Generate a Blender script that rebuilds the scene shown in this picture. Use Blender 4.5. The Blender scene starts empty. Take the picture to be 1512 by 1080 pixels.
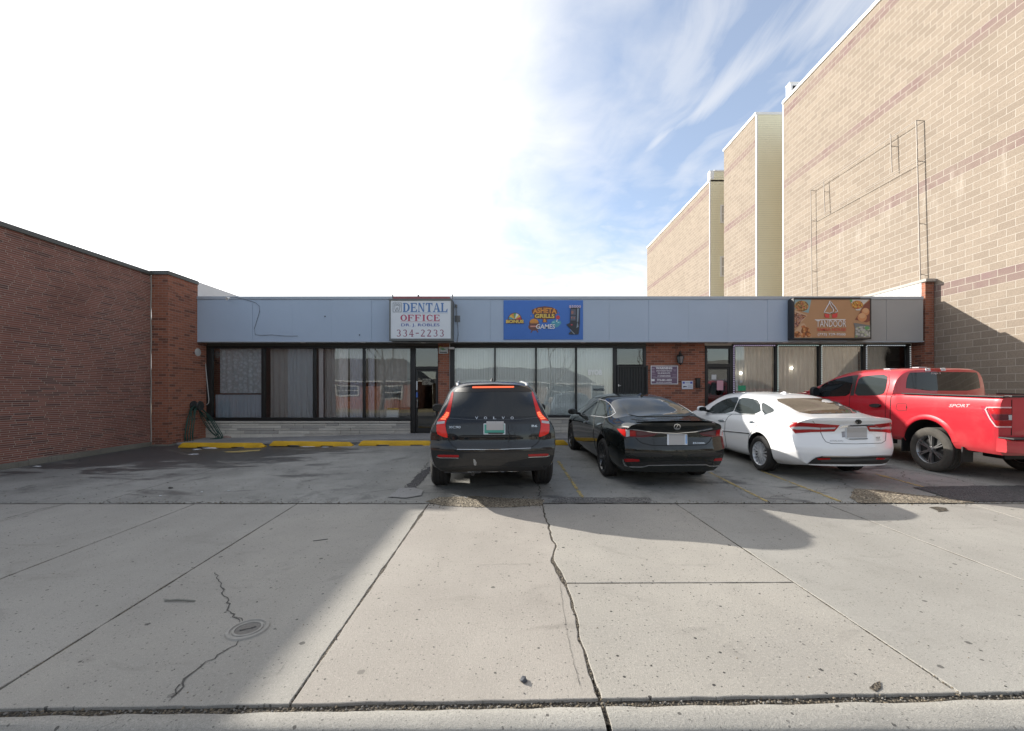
import bpy, bmesh, math, random
import numpy as np
from mathutils import Vector, Matrix, geometry, noise as mnoise
from mathutils.bvhtree import BVHTree
R = math.radians
random.seed(7)
SC = bpy.context.scene
COL = SC.collection
# ---------------------------------------------------------------- camera
F, PX, PY, H = 620.0, 756.0, 580.0, 1.55
cam = bpy.data.cameras.new('camera'); camo = bpy.data.objects.new('camera', cam); COL.objects.link(camo)
cam.sensor_width = 36; cam.lens = F/1512*36; cam.shift_y = 40/1512
cam.clip_end = 2000; cam.clip_start = .05
camo.location = (0, 0, H); camo.rotation_euler = (R(90), 0, 0)
SC.camera = camo
SC.view_settings.view_transform = 'Standard'; SC.view_settings.look = 'None'
SC.view_settings.exposure = .88; SC.view_settings.gamma = 1
# ---------------------------------------------------------------- helpers
def ray(x, y): return Vector(((x-PX)/F, 1, (PY-y)/F))
def at_Y(x, y, Y): d = ray(x, y); return Vector((d.x*Y, Y, H+d.z*Y))
def at_X(x, y, X): Y = X*F/(x-PX); return at_Y(x, y, Y)
def sstep(a, b, x):
    t = min(1, max(0, (x-a)/(b-a))); return t*t*(3-2*t)
def lot_z(X, Y):
    s = .010+.022*sstep(-9, -2, X)
    return s*max(0, min(Y, 13.4)-5.75)
def G(x, y, dz=0):
    d = ray(x, y); z = 0
    for _ in range(8):
        Y = (z-H)/d.z; X = d.x*Y; z = lot_z(X, Y) if Y > 5.75 else 0
    return Vector((X, Y, z+dz))
def tag(o, label=None, cat=None, group=None, kind=None):
    if label: o['label'] = label
    if cat: o['category'] = cat
    if group: o['group'] = group
    if kind: o['kind'] = kind
    return o
def empty(name, loc=(0,0,0), label=None, cat=None, group=None):
    o = bpy.data.objects.new(name, None); COL.objects.link(o); o.location = loc; o.empty_display_size = .2
    return tag(o, label, cat, group)
def parent_keep(o, p):
    if p is None: return
    bpy.context.view_layer.update()
    o.parent = p; o.matrix_parent_inverse = p.matrix_world.inverted()
def link_mesh(name, me, mats, parent=None, world=True):
    o = bpy.data.objects.new(name, me); COL.objects.link(o)
    if not isinstance(mats, (list, tuple)): mats = [mats]
    for m in mats: me.materials.append(m)
    if parent is not None:
        o.parent = parent
        if world: o.matrix_parent_inverse = parent_world(parent).inverted()
    return o
def parent_world(p):
    m = p.matrix_basis.copy()
    if p.parent: m = parent_world(p.parent) @ p.matrix_parent_inverse @ m
    return m
class MB:
    def __init__(s): s.v = []; s.f = []; s.mi = []; s.sm = []
    def face(s, pts, mi=0, smooth=False):
        b = len(s.v); s.v += [tuple(p) for p in pts]; s.f.append(tuple(range(b, b+len(pts)))); s.mi.append(mi); s.sm.append(smooth)
    def add(s, vs, fs, mi=0, smooth=False):
        b = len(s.v); s.v += [tuple(p) for p in vs]
        for f in fs: s.f.append(tuple(i+b for i in f)); s.mi.append(mi); s.sm.append(smooth)
    def box(s, x0, x1, y0, y1, z0, z1, mi=0, bev=0, M=None):
        if x0 > x1: x0, x1 = x1, x0
        if y0 > y1: y0, y1 = y1, y0
        if z0 > z1: z0, z1 = z1, z0
        if bev <= 0:
            vs = [(x0,y0,z0),(x1,y0,z0),(x1,y1,z0),(x0,y1,z0),(x0,y0,z1),(x1,y0,z1),(x1,y1,z1),(x0,y1,z1)]
            fs = [(0,3,2,1),(4,5,6,7),(0,1,5,4),(1,2,6,5),(2,3,7,6),(3,0,4,7)]
        else:
            bm = bmesh.new(); bmesh.ops.create_cube(bm, size=1)
            for v in bm.verts:
                v.co = Vector(((x0+x1)/2+v.co.x*(x1-x0), (y0+y1)/2+v.co.y*(y1-y0), (z0+z1)/2+v.co.z*(z1-z0)))
            bmesh.ops.bevel(bm, geom=bm.edges[:], offset=bev, segments=2, profile=.7, affect='EDGES')
            bm.verts.index_update()
            vs = [v.co.copy() for v in bm.verts]; fs = [tuple(v.index for v in f.verts) for f in bm.faces]; bm.free()
        if M is not None: vs = [M @ Vector(p) for p in vs]
        s.add(vs, fs, mi, bev > 0)
    def tube(s, pts, r, n=8, mi=0, cap=True):
        pts = [Vector(p) for p in pts]; rs = r if isinstance(r, (list, tuple)) else [r]*len(pts)
        rings = []; up = None
        for i, p in enumerate(pts):
            t = (pts[min(i+1, len(pts)-1)]-pts[max(i-1, 0)])
            if t.length < 1e-9: t = Vector((0,0,1))
            t.normalize()
            if up is None: up = Vector((0,0,1)) if abs(t.z) < .9 else Vector((1,0,0))
            a = t.cross(up)
            if a.length < 1e-6: a = t.orthogonal()
            a.normalize(); b = t.cross(a); up = -b if False else up
            rings.append([p+a*math.cos(2*math.pi*k/n)*rs[i]+b*math.sin(2*math.pi*k/n)*rs[i] for k in range(n)])
        vs = [q for rg in rings for q in rg]; fs = []
        for i in range(len(pts)-1):
            for k in range(n):
                k2 = (k+1) % n; fs.append((i*n+k, i*n+k2, (i+1)*n+k2, (i+1)*n+k))
        if cap:
            fs.append(tuple(range(n))); e = (len(pts)-1)*n; fs.append(tuple(e+n-1-k for k in range(n)))
        s.add(vs, fs, mi, True)
    def lathe(s, prof, n=32, M=None, mi=0):
        # prof: (r, h) along local z
        vs = []; fs = []
        for r, h in prof:
            for k in range(n): a = 2*math.pi*k/n; vs.append(Vector((r*math.cos(a), r*math.sin(a), h)))
        for i in range(len(prof)-1):
            for k in range(n):
                k2 = (k+1) % n; fs.append((i*n+k, i*n+k2, (i+1)*n+k2, (i+1)*n+k))
        if M is not None: vs = [M @ p for p in vs]
        s.add(vs, fs, mi, True)
    def build(s, name, mats, parent=None, sharp=35, merge=0):
        me = bpy.data.meshes.new(name); me.from_pydata(s.v, [], s.f); me.update()
        me.polygons.foreach_set('material_index', s.mi); me.polygons.foreach_set('use_smooth', s.sm)
        bm = bmesh.new(); bm.from_mesh(me)
        if merge: bmesh.ops.remove_doubles(bm, verts=bm.verts, dist=merge)
        bmesh.ops.recalc_face_normals(bm, faces=bm.faces); bm.to_mesh(me); bm.free()
        if any(s.sm): me.set_sharp_from_angle(angle=R(sharp))
        return link_mesh(name, me, mats, parent)
# ---------------------------------------------------------------- material helpers
def nd(nt, typ, ins=None, **pr):
    n = nt.nodes.new(typ)
    for k, v in pr.items(): setattr(n, k, v)
    for k, v in (ins or {}).items():
        s = n.inputs[k]
        if isinstance(v, bpy.types.NodeSocket): nt.links.new(v, s)
        else: s.default_value = v
    return n
def newmat(name):
    m = bpy.data.materials.new(name); m.use_nodes = True
    return m, m.node_tree, m.node_tree.nodes['Principled BSDF']
def c4(c): return (c[0], c[1], c[2], 1)
def mth(nt, op, a, b=None, c=None, clamp=False):
    n = nt.nodes.new('ShaderNodeMath'); n.operation = op; n.use_clamp = clamp
    for i, v in enumerate((a, b, c)):
        if v is None: continue
        if isinstance(v, bpy.types.NodeSocket): nt.links.new(v, n.inputs[i])
        else: n.inputs[i].default_value = v
    return n.outputs[0]
def mix(nt, f, a, b, typ='MIX'):
    n = nt.nodes.new('ShaderNodeMix'); n.data_type = 'RGBA'; n.blend_type = typ
    for s, v in ((n.inputs[0], f), (n.inputs[6], a), (n.inputs[7], b)):
        if isinstance(v, bpy.types.NodeSocket): nt.links.new(v, s)
        else: s.default_value = v if not isinstance(v, (tuple, list)) else (c4(v) if len(v) == 3 else v)
    return n.outputs[2]
def ramp(nt, f, a, b, lo=0, hi=1):
    n = nd(nt, 'ShaderNodeMapRange', {0: f, 1: a, 2: b, 3: lo, 4: hi}, interpolation_type='SMOOTHSTEP'); return n.outputs[0]
def nz(nt, vec, scale, detail=4, rough=.55, dist=0):
    n = nd(nt, 'ShaderNodeTexNoise', {'Scale': scale, 'Detail': detail, 'Roughness': rough, 'Distortion': dist})
    nt.links.new(vec, n.inputs['Vector']); return n.outputs[0]
def pos(nt): return nd(nt, 'ShaderNodeNewGeometry').outputs['Position']
def obc(nt): return nd(nt, 'ShaderNodeTexCoord').outputs['Object']
def mapv(nt, vec, scale=(1,1,1), loc=(0,0,0), rot=(0,0,0)):
    return nd(nt, 'ShaderNodeMapping', {'Vector': vec, 'Scale': scale, 'Location': loc, 'Rotation': rot}).outputs[0]
def bump(nt, bsdf, h, strength=.3, dist=.01):
    b = nd(nt, 'ShaderNodeBump', {'Height': h, 'Strength': strength, 'Distance': dist}); nt.links.new(b.outputs[0], bsdf.inputs['Normal'])
def simple(name, col, rough=.5, metal=0, var=.12, scale=6, bmp=0, spec=.5, coat=0, emit=None, es=0):
    m, nt, b = newmat(name)
    v = obc(nt); n = nz(nt, v, scale, 5)
    lo = tuple(max(0, c*(1-var)) for c in col); hi = tuple(min(1, c*(1+var)) for c in col)
    nt.links.new(mix(nt, n, lo, hi), b.inputs['Base Color'])
    b.inputs['Roughness'].default_value = rough; b.inputs['Metallic'].default_value = metal
    b.inputs['Specular IOR Level'].default_value = spec; b.inputs['Coat Weight'].default_value = coat; b.inputs['Coat Roughness'].default_value = .03
    if bmp: bump(nt, b, nz(nt, v, scale*8, 4), bmp, .005)
    if emit: b.inputs['Emission Color'].default_value = c4(emit); b.inputs['Emission Strength'].default_value = es
    return m
# ---------------------------------------------------------------- world and sun
LD = Vector((1.775, -1.25, -1)).normalized()      # direction the light travels
SD = -LD
SUN_EL = math.asin(SD.z); SUN_ROT = math.atan2(SD.x, SD.y)
w = bpy.data.worlds.new('World'); SC.world = w; w.use_nodes = True; nt = w.node_tree
for n in list(nt.nodes): nt.nodes.remove(n)
sky = nd(nt, 'ShaderNodeTexSky', sky_type='NISHITA', sun_disc=False, sun_elevation=SUN_EL, sun_rotation=SUN_ROT, air_density=1.0, dust_density=.6, ozone_density=1.6, altitude=200)
dirv = nd(nt, 'ShaderNodeVectorMath', {0: nd(nt, 'ShaderNodeTexCoord').outputs['Generated']}, operation='NORMALIZE').outputs[0]
sep = nd(nt, 'ShaderNodeSeparateXYZ', {0: dirv})
dz = mth(nt, 'MAXIMUM', mth(nt, 'ADD', sep.outputs[2], .16), .05)
pl = nd(nt, 'ShaderNodeCombineXYZ', {0: mth(nt, 'DIVIDE', sep.outputs[0], dz), 1: mth(nt, 'DIVIDE', sep.outputs[1], dz), 2: 0.0}).outputs[0]
g = nd(nt, 'ShaderNodeVectorMath', {0: dirv, 1: tuple(SD)}, operation='DOT_PRODUCT').outputs['Value']
pln = nd(nt, 'ShaderNodeVectorMath', {0: pl, 1: (5.37, 3.71, 2.63)}, operation='ADD').outputs[0]
warp = nd(nt, 'ShaderNodeVectorMath', {0: pl, 1: nd(nt, 'ShaderNodeVectorMath', {0: nd(nt, 'ShaderNodeTexNoise', {'Vector': pln, 'Scale': 1.4, 'Detail': 3.0}).outputs[1], 1: (.5,.5,.5)}, operation='MULTIPLY').outputs[0]}, operation='ADD').outputs[0]
warpo = nd(nt, 'ShaderNodeVectorMath', {0: warp, 1: (7.63, 4.29, 1.37)}, operation='ADD').outputs[0]
streak = nz(nt, mapv(nt, warpo, (3.2, .75, 1), (0.3, .2, 0), (0, 0, R(-38))), 1.5, 6, .52)
puff = nz(nt, warpo, 6, 6, .52)
big = nz(nt, pln, .9, 3)
wisp = ramp(nt, mth(nt, 'ADD', streak, mth(nt, 'MULTIPLY', mth(nt, 'SUBTRACT', puff, .5), .35)), .42, .70)
cover = mth(nt, 'ADD', mth(nt, 'ADD', g, mth(nt, 'MULTIPLY', mth(nt, 'SUBTRACT', puff, .5), .42)), mth(nt, 'MULTIPLY', mth(nt, 'SUBTRACT', big, .5), .25))
veil = ramp(nt, mth(nt, 'ADD', cover, mth(nt, 'MULTIPLY', mth(nt, 'SUBTRACT', streak, .5), .30)), .14, .96)
low = mth(nt, 'MULTIPLY', ramp(nt, mth(nt, 'ADD', sep.outputs[2], mth(nt, 'MULTIPLY', mth(nt, 'SUBTRACT', puff, .5), .25)), .42, .20), ramp(nt, g, -.15, .35))
rel = nd(nt, 'ShaderNodeVectorMath', {0: mix(nt, .25, pl, warp), 1: (.47, 1.40, 0)}, operation='SUBTRACT').outputs[0]
tl_ = nd(nt, 'ShaderNodeVectorMath', {0: rel, 1: (.419,-.907,0)}, operation='DOT_PRODUCT').outputs['Value']; nl_ = nd(nt, 'ShaderNodeVectorMath', {0: rel, 1: (.907,.419,0)}, operation='DOT_PRODUCT').outputs['Value']
fib = nz(nt, mapv(nt, pln, (14, 1.6, 1), (0,0,0), (0,0,R(25))), 1.0, 6, .6)
wd_ = mth(nt, 'ADD', .012, mth(nt, 'MULTIPLY', mth(nt, 'MAXIMUM', tl_, 0.), .16))
band = mth(nt, 'MULTIPLY', ramp(nt, mth(nt, 'ADD', mth(nt, 'DIVIDE', mth(nt, 'ABSOLUTE', nl_), wd_), mth(nt, 'MULTIPLY', mth(nt, 'SUBTRACT', fib, .5), 2.6)), 1.5, -.35), mth(nt, 'MULTIPLY', ramp(nt, tl_, -.05, .12), ramp(nt, tl_, .95, .5)))
wisp = mth(nt, 'MAXIMUM', mth(nt, 'MULTIPLY', wisp, .8), mth(nt, 'MULTIPLY', band, .95))
fac = mth(nt, 'MAXIMUM', mth(nt, 'MAXIMUM', mth(nt, 'MAXIMUM', veil, ramp(nt, g, .18, -.25, .20, .55)), mth(nt, 'MULTIPLY', wisp, .62)), mth(nt, 'MULTIPLY', low, .92), clamp=True)
glow = mth(nt, 'MULTIPLY', mth(nt, 'POWER', mth(nt, 'MAXIMUM', g, 0.0), 6), 1.0)
cst = mth(nt, 'ADD', .60, glow)
bg1 = nd(nt, 'ShaderNodeBackground', {0: sky.outputs[0], 1: .135})
bg2 = nd(nt, 'ShaderNodeBackground', {0: (1, .99, .975, 1), 1: cst})
ms = nd(nt, 'ShaderNodeMixShader', {0: fac, 1: bg1.outputs[0], 2: bg2.outputs[0]})
nt.links.new(ms.outputs[0], nd(nt, 'ShaderNodeOutputWorld').inputs[0])
sl = bpy.data.lights.new('sun', 'SUN'); sl.energy = 5; sl.angle = R(.6); sl.color = (1, .945, .86)
so = bpy.data.objects.new('sun', sl); COL.objects.link(so); so.rotation_euler = LD.to_track_quat('-Z', 'Y').to_euler(); so.location = SD*60
# ---------------------------------------------------------------- ground materials
def concrete(name, base, dark, speck=1., wet=0., pits=1.):
    m, nt, b = newmat(name); p = pos(nt)
    c = mix(nt, ramp(nt, nz(nt, p, .7, 6, .6), .3, .7), dark, base)
    tone = ramp(nt, nz(nt, mapv(nt, p, (1, .35, 1)), 2.6, 6, .65, .6), .35, .75)
    c = mix(nt, mth(nt, 'MULTIPLY', tone, .35), c, tuple(x*.72 for x in base))
    fine = nz(nt, p, 55, 6, .7)
    c = mix(nt, mth(nt, 'MULTIPLY', ramp(nt, fine, .45, .72), .38*speck), c, tuple(min(1, x*1.28) for x in base))
    grain = nz(nt, p, 210, 3, .6)
    c = mix(nt, mth(nt, 'MULTIPLY', ramp(nt, grain, .53, .36), .55*speck), c, tuple(x*.5 for x in base))
    sm = ramp(nt, nz(nt, mapv(nt, p, (.8, 1.3, 1), (5,2,0)), 1.9, 7, .68, 1.2), .56, .74); c = mix(nt, mth(nt, 'MULTIPLY', sm, .45), c, tuple(x*.62 for x in dark))
    # small pits and spots
    for sc, th, st in ((11, .105, .8), (4.3, .075, .72), (26, .15, .6), (2.1, .050, .42), (48, .20, .45)):
        vo = nd(nt, 'ShaderNodeTexVoronoi', {'Scale': sc, 'Vector': mapv(nt, p, (1,1,.0), (sc,sc*.3,0))})
        sel = nd(nt, 'ShaderNodeSeparateColor', {0: vo.outputs['Color']}).outputs[0]
        rr = mth(nt, 'MULTIPLY', mth(nt, 'GREATER_THAN', sel, .62), th)
        d2 = mth(nt, 'ADD', vo.outputs['Distance'], mth(nt, 'MULTIPLY', mth(nt, 'SUBTRACT', nz(nt, p, 90, 2), .5), .06))
        k = mth(nt, 'LESS_THAN', d2, rr)
        c = mix(nt, mth(nt, 'MULTIPLY', k, st*pits), c, (.045,.042,.04))
    h = mth(nt, 'ADD', mth(nt, 'MULTIPLY', fine, .6), mth(nt, 'MULTIPLY', grain, .5))
    rough = .85
    if wet:
        sp = nd(nt, 'ShaderNodeSeparateXYZ', {0: p})
        zone = mth(nt, 'MULTIPLY', ramp(nt, sp.outputs[0], -2.2, -7.5), ramp(nt, sp.outputs[1], 6.6, 10.6))
        wn = nz(nt, mapv(nt, p, (.55, 1.5, 1), (2, 1, 0)), 1.25, 5, .6, .8)
        wf = ramp(nt, mth(nt, 'ADD', wn, mth(nt, 'MULTIPLY', zone, .35)), .57, .70)
        c = mix(nt, mth(nt, 'MULTIPLY', wf, wet), c, (.045,.045,.047))
        oil = ramp(nt, nz(nt, mapv(nt, p, (1.0, .8, 1), (7, 3, 0)), 1.6, 6, .66, .5), .55, .72)
        c = mix(nt, mth(nt, 'MULTIPLY', oil, .6), c, (.075,.073,.07))
        rg = mth(nt, 'SUBTRACT', .85, mth(nt, 'MULTIPLY', wf, .42)); nt.links.new(rg, b.inputs['Roughness'])
    else: b.inputs['Roughness'].default_value = rough
    nt.links.new(c, b.inputs['Base Color']); b.inputs['Specular IOR Level'].default_value = .25
    bump(nt, b, h, .8, .008)
    return m
M_SLAB = concrete('concrete_slab', (.345,.328,.292), (.275,.264,.24))
M_SLAB2 = concrete('concrete_slab_rough', (.362,.34,.30), (.29,.275,.247), 1.25, 0, 1.3)
M_SLABS = [M_SLAB, concrete('concrete_slab_grey', (.335,.322,.292), (.268,.257,.232)), concrete('concrete_slab_buff', (.352,.325,.288), (.285,.262,.232))]
M_CURB = concrete('concrete_curb', (.36,.345,.31), (.27,.26,.235), 1.2)
M_LOT = concrete('lot_concrete', (.33,.325,.30), (.185,.183,.170), 1.0, .85)
M_WALK = concrete('walk_concrete', (.33,.325,.315), (.24,.236,.23), 1)
M_STREET = concrete('street_asphalt', (.20,.195,.185), (.14,.137,.13), 1.4)
def gravel_mat(name, a, b_, sc):
    m, nt, b = newmat(name); p = pos(nt)
    vo = nd(nt, 'ShaderNodeTexVoronoi', {'Scale': sc, 'Vector': p})
    g_ = nd(nt, 'ShaderNodeSeparateColor', {0: vo.outputs['Color']}).outputs[0]
    c = mix(nt, g_, a, b_); c = mix(nt, ramp(nt, vo.outputs['Distance'], .35, .75), c, tuple(x*.25 for x in a))
    c = mix(nt, mth(nt, 'MULTIPLY', ramp(nt, nz(nt, p, 3.5, 4), .45, .65), .55), c, tuple(x*.6 for x in a))
    nt.links.new(c, b.inputs['Base Color']); b.inputs['Roughness'].default_value = .95
    bump(nt, b, mth(nt, 'SUBTRACT', 1, vo.outputs['Distance']), .9, .012); return m
M_DIRT = gravel_mat('joint_dirt', (.07,.058,.042), (.15,.125,.09), 70)
M_GRAVEL = gravel_mat('loose_gravel', (.20,.165,.115), (.42,.36,.27), 42)
M_ASPH = gravel_mat('asphalt_patch', (.085,.083,.085), (.14,.137,.14), 75); M_FADE = gravel_mat('fine_lot_gravel', (.16,.155,.145), (.27,.26,.245), 60)
M_CRACK = simple('crack_dirt', (.07,.066,.06), .95, var=.5, scale=30)
def worn_paint(name, col, keep):
    m, nt, b = newmat(name); p = pos(nt)
    nt.links.new(mix(nt, nz(nt, p, 8, 5), tuple(c*.8 for c in col), col), b.inputs['Base Color']); b.inputs['Roughness'].default_value = .8
    out = nt.nodes['Material Output']; tr = nd(nt, 'ShaderNodeBsdfTransparent')
    f = ramp(nt, mth(nt, 'ADD', mth(nt, 'MULTIPLY', nz(nt, p, 26, 6, .7), .6), mth(nt, 'MULTIPLY', nz(nt, p, 3, 3), .5)), .62-keep*.2, .70-keep*.14, 0, .55+.4*keep)
    mx = nd(nt, 'ShaderNodeMixShader', {0: f, 1: tr.outputs[0], 2: b.outputs[0]}); nt.links.new(mx.outputs[0], out.inputs[0]); return m
M_YLINE = worn_paint('worn_yellow_paint', (.46,.35,.13), 1.0)
# ---------------------------------------------------------------- ground geometry
def nj(x, y, s=1.): return mnoise.noise(Vector((x*9*s, y*9*s, 3.3)))
def slab(name, quad, mat, z=0, depth=.09, gap=.008, jit=.006, kind='structure', wig=0):
    """concrete panel: quad of world xy (ccw), shrunk by the joint, with worn edges"""
    q = [Vector((a[0], a[1], 0)) for a in quad]; cen = sum(q, Vector())/4
    out = []
    for i in range(4):
        a, b = q[i], q[(i+1) % 4]; d = b-a; L = d.length; n = max(2, int(L/.05)); nrm = Vector((-d.y, d.x, 0)).normalized()
        for k in range(n):
            t = k/n; p = a+d*t
            e = gap+jit*(nj(p.x, p.y)+.5*nj(p.x*3, p.y*3))
            big_ = mnoise.noise(Vector((p.x*2.2, p.y*2.2, 8.)))
            if big_ > .42: e += (big_-.42)*.05
            if k == 0:
                pd = (q[i]-q[i-1]); pn = Vector((-pd.y, pd.x, 0)).normalized(); out.append(p+(nrm+pn)*e)
            else:
                if wig and abs(p.x-.42) < .12 and abs(d.y) > abs(d.x): p = p+Vector((wig*(mnoise.noise(Vector((.5, p.y*2.3, 1.7)))*1.6+mnoise.noise(Vector((1.5, p.y*7, 4.7)))*.5)*min(1, k*.05*2, (n-k)*.05*2), 0, 0)); e += .012*max(0, mnoise.noise(Vector((p.x*3+i, p.y*4, 9.))))
                out.append(p+nrm*e)
    n = len(out); vs = []; fs = []
    def ins(i, e):
        t = (out[(i+1) % n]-out[i-1]); m_ = Vector((-t.y, t.x, 0)).normalized(); return out[i]+m_*e
    for i in range(n): o = out[i]; vs.append((o.x, o.y, z-depth))
    for i in range(n): o = out[i]; vs.append((o.x, o.y, z-.0025))
    for i in range(n): o = ins(i, .004); vs.append((o.x, o.y, z))
    for i in range(n):
        j = (i+1) % n; fs.append((i, j, n+j, n+i)); fs.append((n+i, n+j, 2*n+j, 2*n+i))
    fs.append(tuple(range(2*n, 3*n)))
    me = bpy.data.meshes.new(name); me.from_pydata(vs, [], fs); me.update()
    o = link_mesh(name, me, mat); return tag(o, kind=kind)
def wline(p1, p2):
    a, b = G(*p1), G(*p2)
    return lambda Y: a.x+(b.x-a.x)*(Y-a.y)/(b.y-a.y)
J = [lambda Y: -10.1, lambda Y: -8.05, wline((0,770),(105,742)), wline((0,855),(290,743)), wline((0,1017),(440,743)), wline((435,1030),(632,745)),
     wline((884,1025),(801,745)), wline((1415,1022),(1000,745)), wline((1512,857),(1222,745)), wline((1512,768),(1430,743)), lambda Y: 8.4, lambda Y: 10.6, lambda Y: 12.9]
fa, fb = G(0,1048), G(1512,1023)
front = lambda X: fa.y+(fb.y-fa.y)*(X-fa.x)/(fb.x-fa.x)
YB = G(700, 744).y
SY = 3.43
for i in range(len(J)-1):
    a, b = J[i], J[i+1]; y0a, y0b = front(a(2.1)), front(b(2.1))
    if i == 6:
        slab('sidewalk_panel', [(a(y0a),y0a),(b(y0b),y0b),(b(SY),SY),(a(SY),SY-.015)], M_SLAB2, wig=.045)
        slab('sidewalk_panel', [(a(SY),SY-.015),(b(SY),SY),(b(YB),YB),(a(YB),YB)], M_SLAB2, wig=.045)
    else: slab('sidewalk_panel', [(a(y0a),y0a),(b(y0b),y0b),(b(YB),YB),(a(YB),YB)], M_SLABS[(1,1,1,1,0,2,0,1,1,0,1,1)[i]], wig=.045 if i == 5 else 0)
# curb: blocks with a rounded nose
YC = 1.93
def curb_block(x0, x1):
    mb = MB(); n = max(4, int((x1-x0)/.06)); prof = []
    rows = []
    for k in range(n+1):
        x = x0+(x1-x0)*k/n; yf = front(x)-.035+.006*nj(x, 1); w_ = .008*nj(x*.6, 5)
        rows.append([(x, yf, -.1), (x, yf, -.012+w_), (x, yf-.012, -.004+w_), (x, yf-.06, -.002), (x, YC+.03, -.006+w_*.5), (x, YC+.01, -.016), (x, YC, -.036), (x, YC-.012, -.2)])
    m_ = len(rows[0]); vs = [p for r_ in rows for p in r_]; fs = []
    for k in range(n):
        for j in range(m_-1): fs.append((k*m_+j, (k+1)*m_+j, (k+1)*m_+j+1, k*m_+j+1))
    fs.append(tuple(range(m_))); fs.append(tuple(n*m_+j for j in range(m_)))
    mb.add(vs, fs, 0, True); tag(mb.build('curb', M_CURB, sharp=50), kind='structure')
xs = [-12, -8.6, -5.6, -2.6, G(896,1060).x, 3.35, 6.4, 9.5, 13.2]
for a, b in zip(xs, xs[1:]): curb_block(a+.014, b-.014)
# dirt bed below the joints
mb = MB(); mb.face([(-40,1.98,-.017),(40,1.98,-.017),(40,2.28,-.017),(-40,2.28,-.017)]); mb.face([(-40,2.28,-.0168),(40,2.28,-.0168),(40,2.32,-.0045),(-40,2.32,-.0045)]); mb.face([(-40,2.3201,-.0045),(40,2.3201,-.0045),(40,5.9,-.0045),(-40,5.9,-.0045)]); tag(mb.build('ground_bed', M_DIRT), kind='structure')
# lot sheet
mb = MB(); nx, ny = 60, 26; X0, X1, Y1 = -10.3, 13.2, 13.4
vs = []; fs = []
for j in range(ny+1):
    for i in range(nx+1):
        X = X0+(X1-X0)*i/nx; Y = YB+.012+(Y1-YB-.012)*j/ny
        if j == 0: Y += .012*nj(X, 0)+.008
        vs.append((X, Y, lot_z(X, Y)-.002))
for j in range(ny):
    for i in range(nx): a = j*(nx+1)+i; fs.append((a, a+1, a+nx+2, a+nx+1))
mb.add(vs, fs, 0, True); tag(mb.build('parking_lot', M_LOT), kind='structure')
# street and far ground, one sheet to the horizon
mb = MB(); mb.face([(-700,-9,-.16),(700,-9,-.16),(700,2.3,-.16),(-700,2.3,-.16)]); tag(mb.build('street', M_STREET), kind='structure')
M_GRASS = simple('winter_grass', (.24,.20,.11), .95, var=.4, scale=3, bmp=.6)
mb = MB()
mb.face([(-700,-700,-.17),(700,-700,-.17),(700,-9,-.17),(-700,-9,-.17)])
mb.face([(-700,2.0,-.3),(700,2.0,-.3),(700,900,-.3),(-700,900,-.3)])
tag(mb.build('ground', M_GRASS), kind='structure')
# cracks, ribbons on the ground
def ribbon(name, pts, wid, mat, dz=.003, jit=.0, seg=.03, world=False, kind='structure', taper=True):
    P = [Vector(p) if world else G(*p) for p in pts]; D = []
    for a, b in zip(P, P[1:]):
        n = max(1, int((b-a).length/seg)); D += [a+(b-a)*k/n for k in range(n)]
    D.append(P[-1]); mb = MB(); vs = []; n = len(D)
    for i, p in enumerate(D):
        t = (D[min(i+1, n-1)]-D[max(0, i-1)]); t.z = 0; t.normalize(); nr = Vector((-t.y, t.x, 0))
        j1 = jit*(nj(p.x*1.4, p.y*1.4)*1.6+nj(p.x*4, p.y*4)+.5*nj(p.x*9, p.y*9)); w_ = wid*.62*(.35+1.5*abs(nj(p.x*2.3+9, p.y*2.3))+.5*abs(nj(p.x*8, p.y*8)))
        if taper and (i < 2 or i > n-3): w_ *= .35
        for s_ in (-1, 1):
            q = p+nr*(j1+s_*w_/2); q.z = (lot_z(q.x, q.y) if q.y > YB else 0)+dz; vs.append(q)
    mb.add(vs, [(2*i, 2*i+1, 2*i+3, 2*i+2) for i in range(n-1)]); return tag(mb.build(name, mat), kind=kind)
CR = [([(320,845),(330,868),(336,893),(345,908),(350,922)], .016, .02), ([(345,908),(362,922)], .012, .012), ([(352,944),(325,968),(290,990),(268,1010),(262,1022),(244,1036)], .02, .03), ([(262,1012),(256,1026),(250,1030)], .05, .02),
      ([(184,1053),(170,1066),(150,1076)], .012, .01), ([(152,741),(250,712),(367,680),(420,666)], .022, .01), ([(612,730),(590,722),(540,728),(505,731)], .02, .04), ([(585,734),(612,708),(636,680)], .03, .03),
      ([(795,741),(797,722),(786,690)], .03, .02), ([(797,712),(860,709),(1000,702)], .012, .01), ([(1110,738),(1150,732),(1230,722),(1262,720)], .014, .03), ([(1150,730),(1172,740)], .012, .02), ([(1238,706),(1250,718),(1290,734)], .016, .04),
      ([(1330,695),(1336,706),(1390,722)], .018, .03), ([(1310,690),(1360,697),(1405,706),(1450,719)], .02, .03), ([(0,768),(60,752),(110,742)], .02, .01), ([(1000,700),(1060,706),(1110,738)], .012, .03), ([(30,722),(90,716),(160,715)], .01, .03),
      ([(408,998),(425,975)], .008, .004), ([(700,835),(790,833)], .004, .002), ([(826,858),(838,940),(858,1020)], .004, .004)]
for pts, wd, jt in CR: ribbon('crack', pts, wd, M_CRACK, jit=jt)
for pts in ([(824,681),(861,736)], [(1048,698),(1133,741)], [(1122,695),(1241,741)], [(1292,700),(1395,728)]): ribbon('parking_line', pts, .10, M_YLINE, .004, 0, taper=False)
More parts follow.
